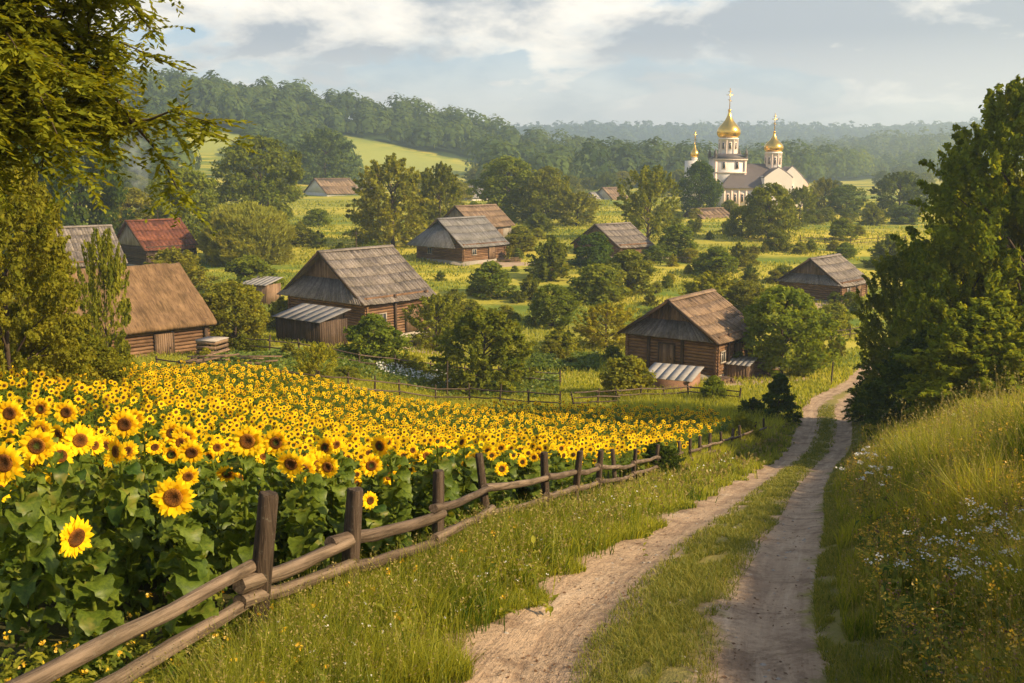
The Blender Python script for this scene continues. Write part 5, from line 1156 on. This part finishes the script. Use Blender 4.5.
spot('nearbush', 62, 30, 325, 120, 'olive', 'bushy growth at the foot of the leafy edge trees', 'bush')
spot('nearbush', 84, 42, 335, 66, 'mid', 'bush between the leafy edge trees and the thatched cottage', 'bush')
spot('broad', 72, 152, 104, 104, 'dark', 'tall dark tree with a straight black trunk behind the rear cottage')
spot('broad', 12, 140, 120, 110, 'dark', 'dark tree behind the leafy edge tree')
spot('broad', 128, 175, 188, 60, 'olive', 'pale tree in the smoke behind the rusty red roof')
spot('near', 1048, 42, 82, 235, 'fresh', 'tallest tree of the right hand group')
spot('near', 992, 47, 165, 140, 'fresh', 'dark slim crowned tree just left of the tallest right hand tree')
spot('near', 922, 50, 244, 112, 'fresh', 'dark wide tree hanging over the road bend')
spot('near', 968, 44, 225, 140, 'fresh', 'dense tree in the middle of the right hand group')
spot('nearbush', 1000, 36, 300, 190, 'fresh', 'big leafy bush on top of the bank under the right hand trees', 'bush')
spot('nearbush', 925, 41, 335, 120, 'dark', 'dark undergrowth bush between bank and road bend', 'bush')
spot('nearbush', 872, 52, 375, 52, 'dark', 'low dark bush at the edge of the road bend', 'bush')
spot('nearbush', 658, 28.3, 443, 62, 'dark', 'dark shrub swallowing the rail fence halfway along', 'bush')
spot('nearbush', 640, 27.6, 456, 46, 'lime', 'yellow green shrub growing through the fence left of the dark one', 'bush')
spot('nearbush', 742, 43, 414, 36, 'lime', 'tall weed like shrub at the far stretch of the rail fence', 'bush')
spot('nearbush', 756, 43, 430, 26, 'mid', 'dark small shrub beside the weed like one at the far rail fence', 'bush')
# scattered trees beyond the village
bg_rng = random.Random(5)
def belt(n, px0, px1, py0, py1, h0, h1, tones, kinds, label, group, avoid=()):
    for _ in range(n):
        for _t in range(20):
            px, py = bg_rng.uniform(px0, px1), bg_rng.uniform(py0, py1)
            if not any(a < px < b and c < py < d for a, b, c, d in avoid): break
        h = bg_rng.uniform(h0, h1); veg(bg_rng.choice(kinds), px, py, h, h * bg_rng.uniform(.9, 1.3), bg_rng.choice(tones), label, 'bush' if h1 < 20 else 'tree', group)
belt(30, 470, 690, 176, 198, 12, 24, ['blue', 'mid', 'olive'], ['broad', 'tall'], 'hazy tree in the belt at the foot of the long wooded hill', 'trees at the foot of the wooded hill', [(580, 640, 195, 215), (455, 490, 190, 215)])
belt(22, 110, 470, 178, 206, 16, 34, ['blue', 'mid', 'olive'], ['broad', 'tall'], 'tree on the lower slope behind the village, left half', 'trees on the lower slope behind the village', [(180, 245, 150, 208), (360, 480, 150, 200), (288, 372, 186, 216)])
belt(16, 790, 960, 178, 200, 9, 18, ['blue', 'mid'], ['broad', 'tall'], 'hazy tree beyond the church meadow', 'trees beyond the church meadow')
belt(40, 690, 920, 212, 300, 8, 18, ['mid', 'olive'], ['bush'], 'little meadow bush in the bright fields below the church', 'little bushes in the bright fields below the church', [(790, 885, 255, 300)])
belt(70, 440, 700, 205, 305, 6, 15, ['mid', 'olive', 'lime'], ['bush'], 'little bush dotted over the centre of the valley', 'little bushes over the centre of the valley', [(560, 650, 246, 275), (580, 640, 200, 222)])
belt(44, 210, 450, 203, 262, 6, 15, ['mid', 'olive'], ['bush'], 'little bush in the fields above the largest barn', 'little bushes above the largest barn', [(290, 372, 190, 222), (405, 500, 225, 275)])
belt(24, 430, 620, 300, 372, 9, 20, ['mid', 'olive', 'lime'], ['bush'], 'little garden shrub between the barn and the road house', 'garden shrubs between barn and road house')
belt(14, 790, 862, 300, 378, 8, 20, ['mid', 'olive'], ['bush'], 'little shrub in the pasture right of the orchard tree', 'pasture shrubs right of the orchard tree')

belt(14, 200, 340, 300, 366, 9, 20, ['mid', 'olive', 'lime'], ['bush'], 'garden shrub between the thatched cottage and the largest barn', 'garden shrubs left of the largest barn', [(262, 345, 290, 350)])
# ------------------------------------------------------------------ overhanging tree, upper left
def willow():
    bx, by = -8.75, 10.5; zg = gz(bx, by); o = empty('overhanging_tree', (bx, by, zg)); tag(o, 'near tree whose slender leaved branches hang in from the upper corner', 'tree')
    t = MB(); g = np.random.default_rng(8); z0 = zg
    def W_(x, y, z): return np.array([x - bx, y - by, z - z0])
    tube(t, [W_(bx, by, zg - .3), W_(bx + .1, by, zg + 1.5), W_(bx + .2, by - .1, -.2), W_(bx + .5, by, 1.6), W_(bx + .7, by, 3.4)], [.34, .27, .22, .17, .09], 12, v=.5, wob=.04)
    leaves = MB(); tw = MB()
    limbs = []
    for k in range(36):
        a = g.uniform(-.9, 1.0) if k < 30 else g.uniform(1.2, 5.0); zs = g.uniform(-.4, 2.1); Lm = g.uniform(2.2, 4.5) if k < 30 else g.uniform(2.5, 3.4)
        s = W_(bx + .3, by, zs); n = 8; tt = np.linspace(0, 1, n)
        rise = g.uniform(.8, 1.9); drop = g.uniform(.3, 1.5)
        pts = np.stack([s[0] + np.cos(a) * Lm * tt, s[1] + np.sin(a) * Lm * tt * .7, s[2] + rise * np.sin(tt * 2.0) - drop * tt ** 3 * .7], 1); pts[1:] += g.normal(0, .05, (n - 1, 3))
        tube(t, pts, np.linspace(.085, .012, n), 7, v=.5, cap=False); limbs.append(pts)
    subs = []
    for pts in limbs:
        for k in range(27):
            u = g.uniform(.25, 1.0) if k > 3 else 1.0; i = min(6, int(u * 7)); p0 = pts[i] + (pts[i + 1] - pts[i]) * (u * 7 - i); d = g.normal(size=3) * np.array([1, .9, .55]) + np.array([.35, 0, -.05]); d /= np.linalg.norm(d); l = g.uniform(.5, 1.25)
            q = [p0, p0 + d * l * .5 + (0, 0, .08), p0 + d * l + (0, 0, -.12)]; tube(t, q, [.018, .011, .005], 5, v=.4, cap=False); subs.append(np.array(q))
    C = []; Nn = []; S_ = []; Tn = []
    for q in subs:
        for k in range(26):
            u = g.uniform(.15, 1.0); p0 = q[0] + (q[2] - q[0]) * u + (0, 0, .06 * math.sin(u * 3.14)); d = g.normal(size=3) * np.array([1, 1, .6]) + (.2, 0, -.08); d /= np.linalg.norm(d); l = g.uniform(.22, .5)
            m = 15
            for j in range(m):
                s = (j + 1) / m; c = p0 + d * l * s + np.array([0, 0, -.10 * s * s]); side = np.cross(d, [0, 0, 1.0]); side /= np.linalg.norm(side) + 1e-6; sg = 1 if j % 2 else -1
                ld = d * .75 + side * sg * .75 + g.normal(0, .18, 3) + (0, 0, -.22); ld /= np.linalg.norm(ld); C.append(c + ld * .04); Tn.append(ld); S_.append(g.uniform(.075, .115)); Nn.append(g.normal(0, .45, 3) + (0, 0, 1))
    C = np.array(C); Tn = np.array(Tn); Nn = np.array(Nn); S_ = np.array(S_)[:, None]
    B = np.cross(Nn, Tn); B /= np.linalg.norm(B, axis=1)[:, None] + 1e-9
    V = np.stack([C - Tn * S_ / 2, C + B * S_ * .23, C + Tn * S_ / 2, C - B * S_ * .23], 1); n = len(C)
    leaves.add(V.reshape(-1, 3), np.arange(4 * n).reshape(n, 4), 0, np.repeat(np.clip(g.normal(.5, .25, n), 0, 1), 4))
    t.build('trunk', M_BARK, o, smooth=True); c = leaves.build('crown', M_TREE, o); c.color = (.18, .205, .024, 1); print('overhang leaves', n)
willow()

# ------------------------------------------------------------------ far woods (one mass each)
def far_wood(name, label, X, Y, hmean, ncard, cs, tone, seed, wr=.55):
    g = np.random.default_rng(seed); n = len(X); Z = Hh(X, Y); h = hmean * np.where(g.random(n) < .12, g.uniform(1.3, 1.75, n), g.uniform(.55, 1.2, n)); w = h * g.uniform(wr * .8, wr * 1.3, n)
    tn = g.normal(0, .22, n); idx = np.repeat(np.arange(n), ncard); m = len(idx); d = g.normal(size=(m, 3)); d /= np.linalg.norm(d, axis=1)[:, None]; d[:, 2] = np.where(d[:, 2] < -.3, -d[:, 2], d[:, 2])
    r = g.uniform(.55, 1, m) ** .5
    lob = 1 + .22 * np.sin(np.arctan2(d[:, 1], d[:, 0]) * 3 + idx * 1.7) * (1 - d[:, 2] ** 2)
    pos = np.stack([X[idx] + d[:, 0] * w[idx] * .5 * r * lob, Y[idx] + d[:, 1] * w[idx] * .5 * r * lob, Z[idx] + h[idx] * (.38 + .60 * d[:, 2] * r)], 1)
    mb = MB(); cards(mb, pos, d + g.normal(0, .16, (m, 3)) + (0, 0, .1), cs * g.uniform(.6, 1.3, m), 1.3, 0, np.clip(.45 + tn[idx] + g.normal(0, .15, m), 0, 1))
    o = mb.build(name, M_TREE); o.color = (*tone, 1); tag(o, label, 'forest', kind='stuff'); print(name, n, m)
def wood_pts(x0, x1, y0, y1, sp, cond, seed):
    g = np.random.default_rng(seed); a, b = np.meshgrid(np.arange(x0, x1, sp), np.arange(y0, y1, sp)); a = (a + g.uniform(-.45, .45, a.shape) * sp).ravel(); b = (b + g.uniform(-.45, .45, b.shape) * sp).ravel(); k = cond(a, b); return a[k], b[k]
X, Y = wood_pts(-560, 360, 386, 1000, 11, lambda x, y: forest_mask(x, y) & (np.abs(x) < .56 * y + 30) & ((y < ridge_y(x) + 45) | (x > 120)), 71)
far_wood('hill_forest', 'mixed forest covering the long hill behind the village', X, Y, 14, 210, 1.9, (.085, .13, .045), 72, .85)
X, Y = wood_pts(-100, 1000, 960, 1420, 15, lambda x, y: (np.abs(x) < .56 * y + 30) & (x > .05 * y), 73)
far_wood('second_range_forest', 'hazy forest on the low range behind the church', X, Y, 15, 26, 3.6, (.08, .12, .04), 74, .9)
X, Y = wood_pts(-300, 1350, 1650, 2380, 22, lambda x, y: (x < .56 * y + 30) & (x > -.12 * y), 75)
far_wood('horizon_forest', 'blue hazy forest on the long range at the horizon', X, Y, 17, 13, 7.5, (.07, .11, .04), 76, 1.1)

# ------------------------------------------------------------------ smoke wisp and haze
def volmat(name, dens, col, aniso=.3, noisy=False):
    m, t, out = newmat(name); v = t.nodes.new('ShaderNodeVolumePrincipled'); v.inputs['Color'].default_value = (*col, 1); v.inputs['Density'].default_value = dens; v.inputs['Anisotropy'].default_value = aniso
    t.links.new(v.outputs[0], out.inputs['Volume']); return m
HAZE = .00047
hz = MB(); box(hz, (0, 1300, 54), (5240, 2800, 160)); ho = hz.build('haze', volmat('haze_air', HAZE, (.66, .82, 1.0), .35)); tag(ho, 'thin warm morning haze filling the valley', 'haze', kind='stuff')

def smoke():
    m, t, out = newmat('smoke'); v = t.nodes.new('ShaderNodeVolumePrincipled'); tcx = t.nodes.new('ShaderNodeTexCoord'); n = noise(t, tcx.outputs['Object'], .32, 4, .6, .6)
    v.inputs['Color'].default_value = (.82, .90, 1, 1); t.links.new(mth(t, 'MULTIPLY', ramp(t, n, [(.42, 0.0), (.7, 1.0)]), .13), v.inputs['Density']); t.links.new(v.outputs[0], out.inputs['Volume'])
    p = P(140, 214); k = 14; z = np.linspace(0, 1, k); pts = np.stack([3.5 * z ** 1.3 - 5 * z ** 3, 0 * z, 1 + 15 * z], 1); pts[:, 0] += .6 * np.sin(z * 9)
    mb = MB(); tube(mb, pts, .9 + 2.6 * z, 14); o = mb.build('smoke', m); o.location = p; tag(o, 'faint bluish smoke rising behind the rusty red roof', 'smoke', kind='stuff')
smoke()
